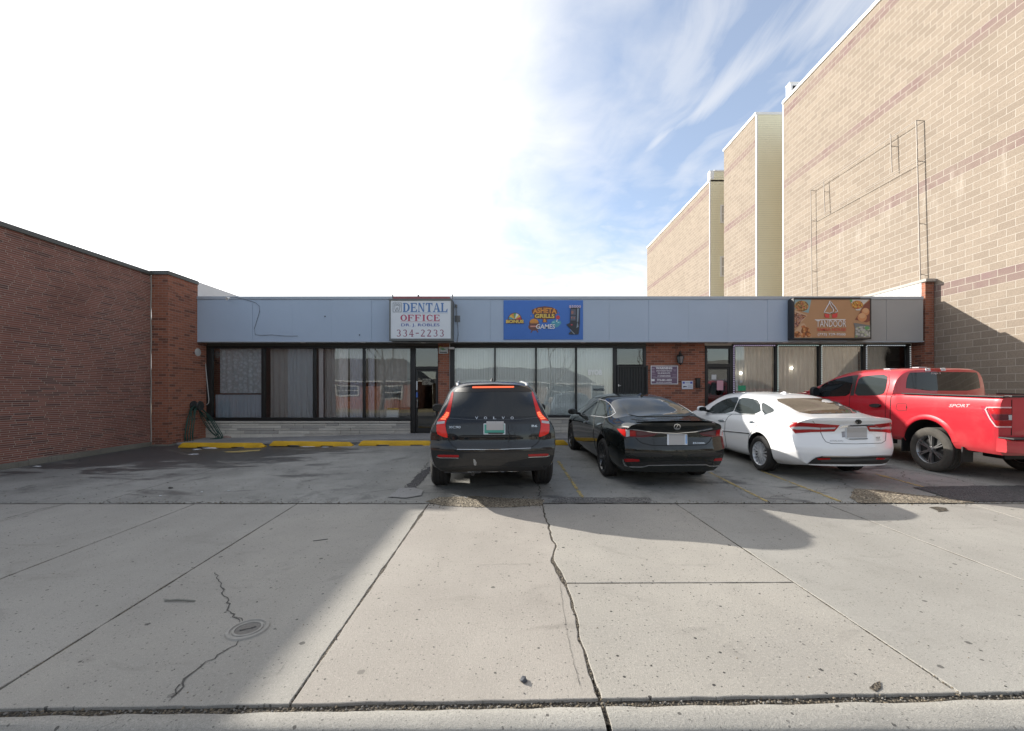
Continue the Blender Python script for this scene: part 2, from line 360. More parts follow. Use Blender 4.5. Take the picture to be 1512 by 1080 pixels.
def gpatch(name, pts, mat, dz=.006, kind='structure', amp=.03):
    P = [G(*p) for p in pts]; D = []
    for a, b in zip(P, P[1:]+P[:1]):
        n = max(1, int((b-a).length/.05))
        for k in range(n):
            p = a+(b-a)*k/n; D.append(Vector((p.x+amp*nj(p.x, p.y, 1.3), p.y+amp*nj(p.y+4, p.x, 1.3), 0)))
    for p in D: p.z = (lot_z(p.x, p.y) if p.y > YB else 0)+dz
    mb = MB(); mb.face(D); return tag(mb.build(name, mat), kind=kind)
gpatch('gravel_strip', [(628,741),(650,735),(700,733),(760,737),(803,738),(800,747),(740,750),(690,749),(650,747)], M_GRAVEL)
gpatch('gravel_strip', [(1262,722),(1300,724),(1350,731),(1420,737),(1440,743),(1350,743.4),(1268,743.4),(1255,735)], M_GRAVEL)
gpatch('gravel_strip', [(822,735),(960,735),(960,742.6),(815,742.6)], M_FADE, .005, amp=.07)
gpatch('asphalt_patch', [(1346,720),(1440,718),(1560,718),(1560,742),(1440,741.5),(1404,738),(1380,730)], M_ASPH, .008)
gpatch('broken_asphalt', [(596,722),(612,705),(638,686),(641,690),(628,706),(622,712),(612,722)], M_ASPH, .005, amp=.07)
gpatch('broken_concrete', [(574,735),(590,722),(612,721),(625,726),(622,733),(600,736)], M_WALK, .012)
gpatch('pothole_patch', [(1374,750),(1384,748.5),(1398,751),(1402,755),(1386,757)], M_DIRT, .004)
gpatch('spall', [(1283,1016),(1291,1010),(1300,1009),(1306,1018),(1294,1020)], M_DIRT, .004, amp=.035)
# ================================================================ buildings
XL, XWING, YF, YFA, XPL, XW = -10.1, -9.64, 12.86, 13.28, 12.63, 12.95
kF, kA = F/YF, F/YFA
FX = lambda x: (x-PX)/kA
FZ = lambda y: H+(PY-y)/kA
SX = lambda x: (x-PX)/kF
SZ = lambda y: H+(PY-y)/kF
def brickmat(name, bw, rh, c1, c2, mortar, ms, off=.5, zoff=0, bmp=.5, rough=.9, big=.25, bands=None, split=0, streak=0, squash=1, dark=None, smooth=.1, jitter=0):
    m, nt, b = newmat(name); ge = nd(nt, 'ShaderNodeNewGeometry'); p = ge.outputs['Position']
    sp = nd(nt, 'ShaderNodeSeparateXYZ', {0: p}); sn = nd(nt, 'ShaderNodeSeparateXYZ', {0: ge.outputs['True Normal']})
    isx = mth(nt, 'GREATER_THAN', mth(nt, 'ABSOLUTE', sn.outputs[0]), .5)
    u = mth(nt, 'ADD', mth(nt, 'MULTIPLY', sp.outputs[0], mth(nt, 'SUBTRACT', 1, isx)), mth(nt, 'MULTIPLY', sp.outputs[1], isx))
    z = mth(nt, 'SUBTRACT', sp.outputs[2], zoff)
    uv = nd(nt, 'ShaderNodeCombineXYZ', {0: mth(nt, 'ADD', u, 50), 1: mth(nt, 'ADD', z, rh*100), 2: 0.}).outputs[0]
    if jitter:
        row = mth(nt, 'FLOOR', mth(nt, 'DIVIDE', mth(nt, 'ADD', z, rh*100), rh)); wn_ = nd(nt, 'ShaderNodeTexWhiteNoise', {'W': row}, noise_dimensions='1D').outputs[0]
        uv = nd(nt, 'ShaderNodeCombineXYZ', {0: mth(nt, 'ADD', mth(nt, 'ADD', u, 50), mth(nt, 'MULTIPLY', wn_, bw)), 1: mth(nt, 'ADD', z, rh*100), 2: 0.}).outputs[0]
    br = nd(nt, 'ShaderNodeTexBrick', {'Vector': uv, 'Color1': (0,0,0,1), 'Color2': (1,1,1,1), 'Mortar': (.5,.5,.5,1), 'Scale': 1., 'Mortar Size': ms, 'Mortar Smooth': smooth, 'Bias': 0., 'Brick Width': bw, 'Row Height': rh}, offset=off, squash=squash)
    rnd = nd(nt, 'ShaderNodeSeparateColor', {0: br.outputs['Color']}).outputs[0]
    fine = nz(nt, p, 60 if not split else 34, 5, .65); lowf = nz(nt, p, .55, 5, .6)
    c = mix(nt, rnd, c1, c2)
    if dark: c = mix(nt, mth(nt, 'MULTIPLY', ramp(nt, rnd, .80, .92), .8), c, dark)
    if bands:
        f = None
        for a, e in bands:
            k = mth(nt, 'MULTIPLY', mth(nt, 'GREATER_THAN', sp.outputs[2], a), mth(nt, 'LESS_THAN', sp.outputs[2], e)); f = k if f is None else mth(nt, 'ADD', f, k)
        fade = ramp(nt, nz(nt, p, 1.1, 5, .6), .28, .60, .95, .45)
        c = mix(nt, mth(nt, 'MULTIPLY', f, fade), c, mix(nt, rnd, (.155,.092,.096), (.205,.135,.138)))
    c = mix(nt, mth(nt, 'MULTIPLY', ramp(nt, fine, .3, .8), .35 if not split else .62), c, tuple(x*.55 for x in c1))
    mort = mix(nt, nz(nt, p, 4, 4), tuple(x*.85 for x in mortar), mortar)
    c = mix(nt, br.outputs['Fac'], c, mort)
    c = mix(nt, mth(nt, 'MULTIPLY', ramp(nt, lowf, .42, .72), big), c, tuple(x*.5 for x in c1))
    if streak:
        st = nz(nt, nd(nt, 'ShaderNodeCombineXYZ', {0: mth(nt, 'MULTIPLY', u, 3.2), 1: mth(nt, 'MULTIPLY', z, .35), 2: 0.}).outputs[0], 1, 6, .7)
        z0 = mth(nt, 'SUBTRACT', sp.outputs[2], 7.5)
        near = mth(nt, 'MULTIPLY', ramp(nt, z0, -.9, .2), ramp(nt, z0, .75, .35))
        c = mix(nt, mth(nt, 'MULTIPLY', mth(nt, 'MULTIPLY', ramp(nt, st, .50, .68), near), .34*streak), c, (.50,.46,.41))
        st2 = nz(nt, nd(nt, 'ShaderNodeCombineXYZ', {0: mth(nt, 'MULTIPLY', u, 2.2), 1: mth(nt, 'MULTIPLY', z, .3), 2: 4.}).outputs[0], 1, 5, .7)
        top = ramp(nt, sp.outputs[2], 10.5, 15)
        c = mix(nt, mth(nt, 'MULTIPLY', mth(nt, 'MULTIPLY', ramp(nt, st2, .66, .78), top), .5*streak), c, (.16,.13,.09))
    nt.links.new(c, b.inputs['Base Color']); b.inputs['Roughness'].default_value = rough; b.inputs['Specular IOR Level'].default_value = .2
    hgt = mth(nt, 'ADD', mth(nt, 'MULTIPLY', mth(nt, 'SUBTRACT', 1, br.outputs['Fac']), .8), mth(nt, 'MULTIPLY', fine, .35 if not split else 1.1))
    bump(nt, b, hgt, bmp, .008 if not split else .014)
    return m
M_ROMAN = brickmat('roman_brick', .305, .0435, (.27,.115,.09), (.165,.08,.066), (.42,.335,.285), .0057, 0, bmp=.8, big=.4, dark=(.10,.06,.055), smooth=.3, jitter=1)
M_BRICK = brickmat('red_brick', .215, .0715, (.34,.135,.085), (.23,.095,.065), (.34,.25,.20), .0052, .5, bmp=.6, big=.2, dark=(.12,.06,.048), smooth=.3)
M_BLOCK = brickmat('split_face_block', .40, .20, (.295,.247,.198), (.238,.196,.157), (.405,.368,.32), .0085, .5, zoff=.04, bmp=.55, big=.12, split=1, streak=1, smooth=.2,
                   bands=[(1.04,1.44),(4.44,4.84),(7.84,8.24),(11.24,11.64),(14.64,15.04)])
M_FASCIA = simple('fascia_paint_blue_grey', (.36,.44,.55), .55, var=.07, scale=.9, bmp=.02)
M_FASCIA2 = simple('fascia_grey', (.33,.34,.35), .55, var=.07, scale=.9, bmp=.02)  # greyer colour for the panels at the right end
M_FTRIM = simple('fascia_flashing', (.36,.41,.47), .45, var=.08, scale=2)
M_SEAM = simple('panel_seam', (.19,.225,.29), .8)
M_SOFFIT = simple('soffit_metal', (.5,.5,.48), .6, var=.08)
M_FRAME = simple('black_aluminium', (.018,.018,.018), .42, var=.2, spec=.35)
M_TRIMW = simple('cream_trim', (.55,.53,.47), .6)
M_WHITE = simple('white_coating', (.70,.70,.70), .7, var=.08, scale=1)
M_COPE = simple('dark_metal_coping', (.085,.088,.082), .5, var=.15)
M_COPEW = simple('white_metal_coping', (.78,.78,.77), .4, var=.04)
M_PLINTH = concrete('plinth_concrete', (.22,.21,.18), (.14,.135,.115), 1.2)
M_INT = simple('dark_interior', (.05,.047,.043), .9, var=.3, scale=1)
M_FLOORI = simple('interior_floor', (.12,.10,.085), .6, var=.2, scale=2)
M_ROOF = simple('flat_roof', (.2,.2,.2), .95)
def siding_mat():
    m, nt, b = newmat('cream_siding'); p = pos(nt); sp = nd(nt, 'ShaderNodeSeparateXYZ', {0: p})
    fr = mth(nt, 'FRACT', mth(nt, 'MULTIPLY', sp.outputs[2], 1/.115))
    line = ramp(nt, fr, .90, .98); c = mix(nt, nz(nt, p, 1.3, 5), (.84,.80,.58), (.90,.86,.64))
    c = mix(nt, mth(nt, 'MULTIPLY', line, .6), c, (.22,.2,.13)); nt.links.new(c, b.inputs['Base Color']); b.inputs['Roughness'].default_value = .55
    bump(nt, b, fr, .8, .02); return m
M_SIDING = siding_mat()
def glass_mat(name, tint=(.95,.96,.955), add=.02):
    m = bpy.data.materials.new(name); m.use_nodes = True; nt = m.node_tree
    for n in list(nt.nodes): nt.nodes.remove(n)
    p = pos(nt); bp = nd(nt, 'ShaderNodeBump', {'Height': nz(nt, p, .8, 2), 'Strength': .06, 'Distance': .05}).outputs[0]
    gl = nd(nt, 'ShaderNodeBsdfGlossy', {0: (1,1,1,1), 'Roughness': .004, 'Normal': bp}); tr = nd(nt, 'ShaderNodeBsdfTransparent', {0: c4(tint)})
    fr = nd(nt, 'ShaderNodeFresnel', {0: 1.5}); f = mth(nt, 'ADD', mth(nt, 'MULTIPLY', fr.outputs[0], 1.15), add, clamp=True)
    mx = nd(nt, 'ShaderNodeMixShader', {0: f, 1: tr.outputs[0], 2: gl.outputs[0]}); nt.links.new(mx.outputs[0], nd(nt, 'ShaderNodeOutputMaterial').inputs[0]); return m
M_GLASS = glass_mat('window_glass'); M_GLASS2 = glass_mat('door_glass', (.8,.82,.8), .03)
# ---------------- left neighbour
lb = empty('brick_building', (XL, 6, 0), 'long low wall of thin dark red bricks, no windows, left edge of the lot', 'building')
ZL = 4.93
mb = MB(); mb.box(XL-12, XL, 2.6, 11.76, .13, ZL-.1); mb.build('wall', M_ROMAN, lb)
mb = MB(); mb.box(XL-12.05, XL+.045, 2.55, 11.76, ZL-.1, ZL, bev=.012); mb.build('coping', M_COPE, lb)
mb = MB()
for k in range(6):
    y0 = 2.55+k*1.55; mb.box(XL-.5, XL+.035+.006*math.sin(k*2.3), y0, min(11.755, y0+1.545), -.1, .135+.05*sstep(6, 12, y0), bev=.01)
mb.build('plinth', M_PLINTH, lb)
mb = MB(); pts = [(XL+.012, 11.735, z+.0) for z in np.linspace(.05, ZL-.12, 14)]
for i, p in enumerate(pts): pts[i] = (p[0]+.01*math.sin(i*1.7), p[1], p[2])
mb.tube(pts, .014, 6); mb.build('caulk_joint', simple('pale_caulk', (.33,.31,.28), .8), lb)
# ---------------- strip building
sb = empty('storefront_building', (1.5, YFA, 0), 'low row of three shops with a blue-grey fascia and black window frames', 'building')
ZP = H+180*11.76/F; ZF0, ZF1 = SZ(505), SZ(438)
mb = MB(); mb.box(XL+.004, XWING, 11.76, YF+.02, 0.02, ZP-.11); mb.build('wing_wall', M_BRICK, sb)
mb = MB(); mb.box(XL-.02, XWING+.03, 11.73, YF+.03, ZP-.11, ZP, bev=.01); mb.build('wing_coping', M_COPE, sb)
mb = MB(); mb.box(XL+.01, XWING-.004, YF+.02, YFA+.25, -.1, 3.35); mb.build('side_wall', M_BRICK, sb)
mb = MB(); mb.box(XL+.01, XWING-.002, YF+.022, 32, 3.36, ZP-.01); mb.build('parapet', M_WHITE, sb)
mb = MB(); mb.box(XL+.004, XWING+.03, 11.73, YFA, -.1, .10, bev=.01); mb.build('plinth', M_PLINTH, sb)
ZPR = H+168*YF/F
mb = MB(); mb.box(XPL+.04, XW-.012, YF+.01, YFA+.3, -.1, ZPR-.1); mb.build('end_pier', M_BRICK, sb)
mb = MB(); mb.box(XPL+.03, XW-.014, YF+.13, 26, 3.36, ZPR-.09); mb.build('parapet', M_WHITE, sb)
mb = MB(); Mx = Matrix.Translation((0,0,0)); mb.box(XPL-.0, XW+.13-.14+.115, YF-.05, 26.05, ZPR-.088, ZPR-.0, bev=.01); mb.build('parapet_coping', simple('stone_coping', (.36,.34,.31), .8), sb)
# fascia
seams = [958+58.5*k for k in range(-12, 8)]; xs = [SX(x) for x in [291]+[s for s in seams if 300 < s < 1350]+[1363]]
mb = MB()
for a, b in zip(xs, xs[1:]): mb.box(a+.0016, b-.0016, YF+.004*math.sin(a*7), YF+.05, ZF0+.02, ZF1-.09, mi=0 if (a+b)/2 < SX(1225) else 1)
mb.box(xs[0], xs[-1], YF+.012, YF+.14, ZF0+.02, ZF1-.05, mi=2); mb.build('fascia', [M_FASCIA, M_FASCIA2, M_SEAM], sb)
mb = MB(); mb.box(xs[0], xs[-1], YF-.022, YF+.2, ZF1-.088, ZF1, bev=.006); mb.build('fascia_flashing', M_FTRIM, sb)
mb = MB(); mb.box(xs[0], xs[-1], YF-.012, YF+.03, ZF0-.012, ZF0+.018, bev=.004); mb.build('fascia_drip_edge', M_FTRIM, sb)
ZS = ZF0+.006
mb = MB(); mb.box(xs[0], XPL+.03, YF+.032, YFA+.05, ZS, ZS+.03); mb.build('soffit', M_SOFFIT, sb)
mb = MB(); mb.box(XL, XW-.02, YF+.21, 31.9, ZF1-.35, ZF1-.2); mb.build('roof', M_ROOF, sb)
mb = MB(); mb.box(XL, XW-.02, 31.6, 31.9, -.2, 4.3); mb.box(XL+.02, XL+.3, YFA+.26, 31.5, -.2, 3.35); mb.box(XW-.3, XW-.03, YFA+.31, 31.5, -.2, 3.35); mb.build('rear_wall', M_BRICK, sb)
ZH = FZ(512)
mb = MB(); mb.box(XWING, XPL+.03, YFA+.0, YFA+.16, ZH+.02, ZS-.001); mb.build('window_header', simple('dark_header', (.07,.07,.065), .7), sb)
mb = MB(); mb.box(FX(1040), FX(1345), YFA-.02, YFA-.001, ZH+.03, ZS-.005); mb.build('header_trim', M_TRIMW, sb)
# interior
zf = .28
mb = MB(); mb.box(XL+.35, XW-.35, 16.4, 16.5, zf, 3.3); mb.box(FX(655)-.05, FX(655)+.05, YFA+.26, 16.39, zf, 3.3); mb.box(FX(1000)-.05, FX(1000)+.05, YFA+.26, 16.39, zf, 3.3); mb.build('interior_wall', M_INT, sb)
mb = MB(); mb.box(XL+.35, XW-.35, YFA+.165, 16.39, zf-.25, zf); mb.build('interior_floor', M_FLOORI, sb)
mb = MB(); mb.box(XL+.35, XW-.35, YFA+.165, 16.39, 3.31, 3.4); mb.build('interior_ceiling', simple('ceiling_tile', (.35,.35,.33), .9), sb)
for a, b in ((647, 664), (953.7, 1040.5), (1343.5, 1371)):
    mb = MB(); mb.box(FX(a), FX(b), YFA-.012 if a < 1300 else YFA+.0, YFA+.25, -.1, ZS-.002); mb.build('brick_pier', M_BRICK, sb)
M_STONE = []
for i, cc in enumerate(((.56,.53,.47), (.45,.43,.395), (.66,.63,.56))): M_STONE.append(concrete('ledge_stone_%s' % 'abc'[i], cc, tuple(x*.75 for x in cc), 1.2, 0, .4))
M_MORT = simple('stone_mortar', (.16,.155,.145), .95)
def stone_base(x0, x1, z0, z1):
    mb = MB(); rnd = random.Random(int(x0*10)+40)
    mb.box(x0, x1, YFA-.02, YFA+.12, z0, z1-.04, mi=3)
    z = z0
    while z < z1-.09:
        h = min(rnd.choice((.075,.11,.15)), z1-.06-z)
        if h < .05: break
        x = x0
        while x < x1-.02:
            L = min(rnd.uniform(.35, 1.25), x1-x)
            if x1-x-L < .2: L = x1-x
            if h > .12 and rnd.random() < .35:
                mb.box(x+.004, x+L-.004, YFA-.05-rnd.uniform(0,.012), YFA+.02, z+.004, z+h*.45-.003, mi=rnd.randrange(3), bev=.005)
                mb.box(x+.004, x+L-.004, YFA-.05-rnd.uniform(0,.012), YFA+.02, z+h*.45+.003, z+h-.004, mi=rnd.randrange(3), bev=.005)
            else: mb.box(x+.004, x+L-.004, YFA-.05-rnd.uniform(0,.014), YFA+.02, z+.004, z+h-.004, mi=rnd.randrange(3), bev=.005)
            x += L
        z += h
    x = x0
    while x < x1:
        L = min(rnd.uniform(1.1,1.6), x1-x); mb.box(x+.003, x+L-.003, YFA-.075, YFA+.10, z1-.055, z1, mi=0, bev=.006); x += L
    mb.build('stone_base', M_STONE+[M_MORT], sb)
stone_base(FX(303), FX(606.5), .02, FZ(622)); stone_base(FX(664.5), FX(911), .1, FZ(617)); stone_base(FX(1080), FX(1343), .1, FZ(618))
def window_unit(xf0, xf1, ztop, zbot, glass0, glass1, mull, head=.05, sill=.1):
    """xf: outer frame px, glass: first and last glass edge px, mull: list of px pairs"""
    mb = MB(); y0, y1 = YFA-.035, YFA+.075
    zt, zb = ztop, zbot
    mb.box(FX(xf0), FX(xf1), y0, y1, zt-head, zt+.018, bev=.004)
    mb.box(FX(xf0), FX(xf1), y0-.01, y1, zb, zb+sill, bev=.004)
    cols = [(xf0, glass0)]+list(mull)+[(glass1, xf1)]
    for a, b in cols: mb.box(FX(a), FX(b), y0+.003, y1-.002, zb+sill+.0005, zt-head-.0005, bev=.003)
    f = mb.build('window', M_FRAME, sb)
    pn = MB(); gx = [glass0]+[v for m_ in mull for v in m_]+[glass1]
    for a, b in zip(gx[::2], gx[1::2]): pn.box(FX(a)-.004, FX(b)+.004, YFA+.02, YFA+.026, zb+sill-.004, zt-head+.004)
    pn.build('pane', M_GLASS, f)
    return [(FX(a), FX(b)) for a, b in zip(gx[::2], gx[1::2])]
BAYS_A = window_unit(305, 607, ZH, FZ(621.5), 313.5, 606, [(386.6,391),(462.5,466),(535.8,539)], .06, .10)
BAYS_B = window_unit(665, 910.5, ZH+.02, FZ(617), 671, 905.4, [(729.8,732),(790.2,792.8),(849.3,852)], .06, .08)
BAYS_C = window_unit(1079.5, 1343.5, ZH+.06, FZ(618), 1085, 1338, [(1144,1147),(1208,1211.5),(1273.3,1277.3)], .05, .08)
def door_unit(x0, x1, gx0, gx1, zt_tr, zb_tr, zd, z0, name='door', tr0=None, tr1=None, glass=True):
    tr0 = tr0 or gx0; tr1 = tr1 or gx1
    mb = MB(); y0, y1 = YFA-.03, YFA+.07
    mb.box(FX(x0), FX(gx0), y0, y1, z0, ZH+.02, bev=.003); mb.box(FX(gx1), FX(x1), y0, y1, z0, ZH+.02, bev=.003)
    mb.box(FX(gx0), FX(gx1), y0+.003, y1-.003, zt_tr, ZH+.018); mb.box(FX(gx0), FX(gx1), y0+.003, y1-.003, zd, zb_tr)
    f = mb.build('door_frame', M_FRAME, sb)
    pn = MB(); pn.box(FX(gx0)-.004, FX(gx1)+.004, YFA+.02, YFA+.026, zb_tr-.004, zt_tr+.004); pn.build('transom_pane', M_GLASS2, f)
    return f
def glass_door(gx0, gx1, zd, z0):
    a, b = FX(gx0)+.01, FX(gx1)-.01; mb = MB(); y0, y1 = YFA-.005, YFA+.045; st = .055
    mb.box(a, a+st, y0, y1, z0, zd-.01, bev=.003); mb.box(b-st, b, y0, y1, z0, zd-.01, bev=.003)
    mb.box(a+st, b-st, y0+.002, y1-.002, zd-.07, zd-.012); mb.box(a+st, b-st, y0+.002, y1-.002, z0+.002, z0+.16)
    d = mb.build('door', M_FRAME, sb)
    pn = MB(); pn.box(a+st-.004, b-st+.004, YFA+.02, YFA+.026, z0+.155, zd-.066); pn.build('pane', M_GLASS2, d)
    return d
ZD0 = FZ(639.5)
door_unit(607.3, 647, 613.5, 646.5, FZ(514.5), FZ(541.5), FZ(545.5), ZD0); dd = glass_door(613.5, 646.5, FZ(545.5), ZD0)
mb = MB(); mb.tube([(FX(616.5), YFA-.06, FZ(590)), (FX(616.5), YFA-.06, FZ(602))], .014, 8); mb.box(FX(616.5)-.01, FX(616.5)+.01, YFA-.06, YFA, FZ(591)-.01, FZ(591)+.01); mb.box(FX(616.5)-.01, FX(616.5)+.01, YFA-.06, YFA, FZ(601)-.01, FZ(601)+.01)
mb.build('handle', simple('steel_handle', (.6,.6,.6), .25, 1), dd)
door_unit(1041, 1079.3, 1044, 1077, FZ(515), FZ(537.5), FZ(542.5), ZD0); glass_door(1042.5, 1077.8, FZ(542.5), ZD0)
# barred security door of the middle shop
f = door_unit(905.8+4.8, 953.5, 911, 949.6, FZ(515), FZ(538.5), FZ(540), ZD0)
a, b = FX(906.5+4), FX(955.5); mb = MB(); yg = YFA-.09; zt = FZ(540)
mb.box(a, a+.05, yg, yg+.05, ZD0, zt, bev=.004); mb.box(b-.05, b, yg, yg+.05, ZD0, zt, bev=.004)
for z in (zt-.04, FZ(588), ZD0+.05): mb.box(a+.05, b-.05, yg+.004, yg+.04, z-.02, z+.02)
n = 11
for k in range(1, n): x = a+(b-a)*k/n; mb.box(x-.009, x+.009, yg+.012, yg+.030, ZD0+.07, zt-.06)
sd = mb.build('security_door', M_FRAME, sb)
mb = MB(); mb.box(a+.06, b-.06, yg+.062, yg+.10, ZD0+.01, zt-.03); mb.build('door_leaf', simple('dark_door_leaf', (.016,.018,.018), .5), sd)
mb = MB(); mb.box(a+.02, a+.05, yg-.03, yg-.002, FZ(571), FZ(568)); mb.tube([(a+.035, yg-.05, FZ(570)), (a+.10, yg-.05, FZ(570))], .009, 6); mb.build('handle', simple('steel_pull', (.45,.45,.45), .35, 1), sd)
# soffit downlights
M_LENS = simple('lamp_lens', (.85,.84,.8), .3)
for x in (447, 536, 625, 861, 1010, 1079, 1160, 1205):
    mb = MB(); X = (x-PX)*(13.05)/F; Mx = Matrix.Translation((X, 13.06, ZS)); mb.lathe([(0,.001),(.05,.001),(.055,-.004),(.075,-.012),(.08,-.002),(.08,.01)], 20, Mx); mb.build('downlight', M_LENS, sb)
# walkway
mb = MB(); xs = np.linspace(-9.63, 12.62, 41); ys = [12.02, 12.03, 12.05, 12.4, 12.8, 13.3]; vs = []; fs = []
for j, y in enumerate(ys):
    for x in xs: vs.append((x, y, lot_z(x, 12.05)+(-.05 if j == 0 else .035 if j == 1 else .045+.02*(y-12))))
nx = len(xs)
for j in range(len(ys)-1):
    for i in range(nx-1): q = j*nx+i; fs.append((q, q+1, q+nx+1, q+nx))
mb.add(vs, fs, 0, True); tag(mb.build('walkway', M_WALK, sharp=30), kind='structure')
mb = MB(); mb.box(FX(605), FX(664), 12.75, YFA-.02, .1, ZD0-.005, bev=.012); mb.build('doorstep', M_WALK, sb)
# ---------------- tall block building on the right
bb = empty('block_building', (XW, 12, 0), 'tall tan concrete block building with purple bands on the right', 'building')
kc = lambda x: (x-PX)/XW
YQ = lambda x: F/kc(x)
ZQ = lambda x, y: H+(PY-y)/kc(x)
ZT1 = ZQ(1157, 150); Y1e = YQ(1157)
Y2s, Y2e = YQ(1117), YQ(1069); ZT2 = ZQ(1117, 166); ZT2b = ZQ(1069, 214)
Y3s, Y3e = YQ(1048), YQ(955.5); ZT3 = ZQ(1048, 266)
def bblock(y0, y1, zt):
    mb = MB(); mb.box(XW, XW+9, y0, y1, -.3, zt-.12); mb.build('wall', M_BLOCK, bb)
    mb = MB(); mb.box(XW-.05, XW+9, y0-.05, y1+.05, zt-.12, zt+.02, bev=.015); mb.build('coping', M_COPEW, bb)
bblock(3.2, Y1e, ZT1); bblock(Y2s+.05, Y2e, ZT2); bblock(Y3s+.05, Y3e, ZT3)
mb = MB(); mb.box(XW+.06, XW+9.2, Y2s, Y2s+.045, -.2, ZT2-.13); mb.build('siding', M_SIDING, bb)
mb = MB(); mb.box(XW+.06, XW+9.2, Y3s, Y3s+.045, -.2, ZT3+.55); mb.build('siding', M_SIDING, bb)
mb = MB(); mb.box(XW-.012, XW+.058, Y2s-.012, Y2s+.045, -.2, ZT2-.13); mb.box(XW-.012, XW+.058, Y3s-.012, Y3s+.045, -.2, ZT3-.12); mb.box(XW-.012, XW+.05, Y1e-.001, Y1e+.05, -.2, ZT1-.13); mb.build('corner_trim', M_COPEW, bb)
mb = MB(); mb.box(XW+.0, XW+.28, Y3s-.02, Y3s+.3, ZT3+.022, ZT3+.62, bev=.04); mb.box(XW+.285, XW+9.2, Y3s-.03, Y3s+.2, ZT3+.551, ZT3+.64); mb.build('parapet_cap', M_COPEW, bb)
mb = MB(); mb.box(XW+4.5, XW+8, Y1e+.05, Y3s+2, -.2, ZT3-1); mb.build('core_wall', M_SIDING, bb)
for (ya, yb) in ((303, 330), (379, 409)):
    kk = F/Y3s; x0 = (1063.5-PX)/kk; z1, z0 = H+(PY-ya)/kk, H+(PY-yb)/kk; mb = MB()
    mb.box(x0, x0+1.15, Y3s-.05, Y3s-.002, z0, z0+.09); mb.box(x0, x0+1.15, Y3s-.05, Y3s-.002, z1-.09, z1); mb.box(x0, x0+.09, Y3s-.048, Y3s-.002, z0+.09, z1-.09); mb.box(x0+1.06, x0+1.15, Y3s-.048, Y3s-.002, z0+.09, z1-.09)
    mb.box(x0+.09, x0+1.06, Y3s-.045, Y3s-.002, (z0+z1)/2-.03, (z0+z1)/2+.03)
    wn = mb.build('window', M_COPEW, bb); mb = MB(); mb.box(x0+.09, x0+1.06, Y3s-.02, Y3s-.003, z0+.09, z1-.09); mb.build('pane', simple('grey_pane', (.5,.5,.46), .1), wn)
# rooftop vent housing
yv = 19.66; k_ = F/yv; xa = XW+.07; za = ZT1+.022; zb = H+(PY-123)/k_
vb = empty('rooftop_vent', (xa, yv, za), 'white sheet metal box with a dark louvred opening on the tall roof edge', 'vent')
mb = MB(); mb.box(xa, xa+.9, yv, yv+.3, za, zb, bev=.01); mb.build('housing', M_COPEW, vb)
mb = MB(); mb.box(xa+.12, xa+.8, yv-.012, yv-.002, za+.06, zb-.12); mb.build('opening', simple('dark_opening', (.02,.02,.022), .7), vb)
mb = MB(); mb.box(xa-.02, xa+.92, yv-.02, yv+.32, zb+.001, zb+.05, bev=.01); mb.build('lid', M_COPEW, vb)
# pipe frame fixed on the block wall
M_PIPE = simple('weathered_steel_pipe', (.36,.32,.28), .7, .1)
fr = empty('sign_support_frame', at_X(1280, 300, XW-.22), 'thin empty steel pipe frame standing off the tan block wall', 'frame')
def wp(x, y, off=.15): return at_X(x, y, XW-off)
mb = MB()
def ln(p, q, r=.02): mb.tube([wp(*p), wp(*q)], r, 6)
ln((1353,178),(1359,418),.019); ln((1197,281),(1199,437),.016); ln((1197,281),(1352,179),.011); ln((1199,326),(1355,238),.011)
mb.build('pipe_frame', M_PIPE, fr)
for p, q in (((1216,267),(1218,314)), ((1315,199),(1317,255))):
    mb = MB(); ln(p, q, .016); mb.build('hanger', M_PIPE, fr)
for p in ((1353,178),(1355,238),(1357,330),(1358.7,405),(1197,281),(1199,326),(1198.6,400),(1217,283),(1316,216)):
    mb = MB(); mb.tube([wp(*p), wp(p[0], p[1], 0)], .010, 6); mb.build('standoff', M_PIPE, fr)
# ================================================================ text
def text_mesh(s, bold=0., ext=0., shear=0.):
    cu = bpy.data.curves.new('t', 'FONT'); cu.body = s; cu.size = 1; cu.extrude = ext; cu.offset = bold; cu.shear = shear; cu.resolution_u = 3
    ob = bpy.data.objects.new('t', cu); COL.objects.link(ob); dg = bpy.context.evaluated_depsgraph_get()
    me = bpy.data.meshes.new_from_object(ob.evaluated_get(dg)); bpy.data.objects.remove(ob); bpy.data.curves.remove(cu)
    v = np.array([p.co[:] for p in me.vertices]); v -= v.min(0); sz = v.max(0); v[:, 0] /= sz[0]; v[:, 1] /= sz[1]
    fs = [tuple(p.vertices) for p in me.polygons]; bpy.data.meshes.remove(me); return v, fs
def text_on(name, s, x0, x1, z0, z1, Y, mat, parent, bold=0., arch=0., shear=0., fan=0.):
    """flat lettering facing -Y, fitted in the box"""
    v, fs = text_mesh(s, bold, 0, shear); mb = MB(); zc = arch
    P = []
    for a, b, _ in v:
        u = a*2-1; P.append((x0+(x1-x0)*a, Y, z0+(z1-z0)*(b*(1-fan*u*u))-arch*u*u))
    mb.add(P, fs); o = mb.build(name, mat, parent); return o
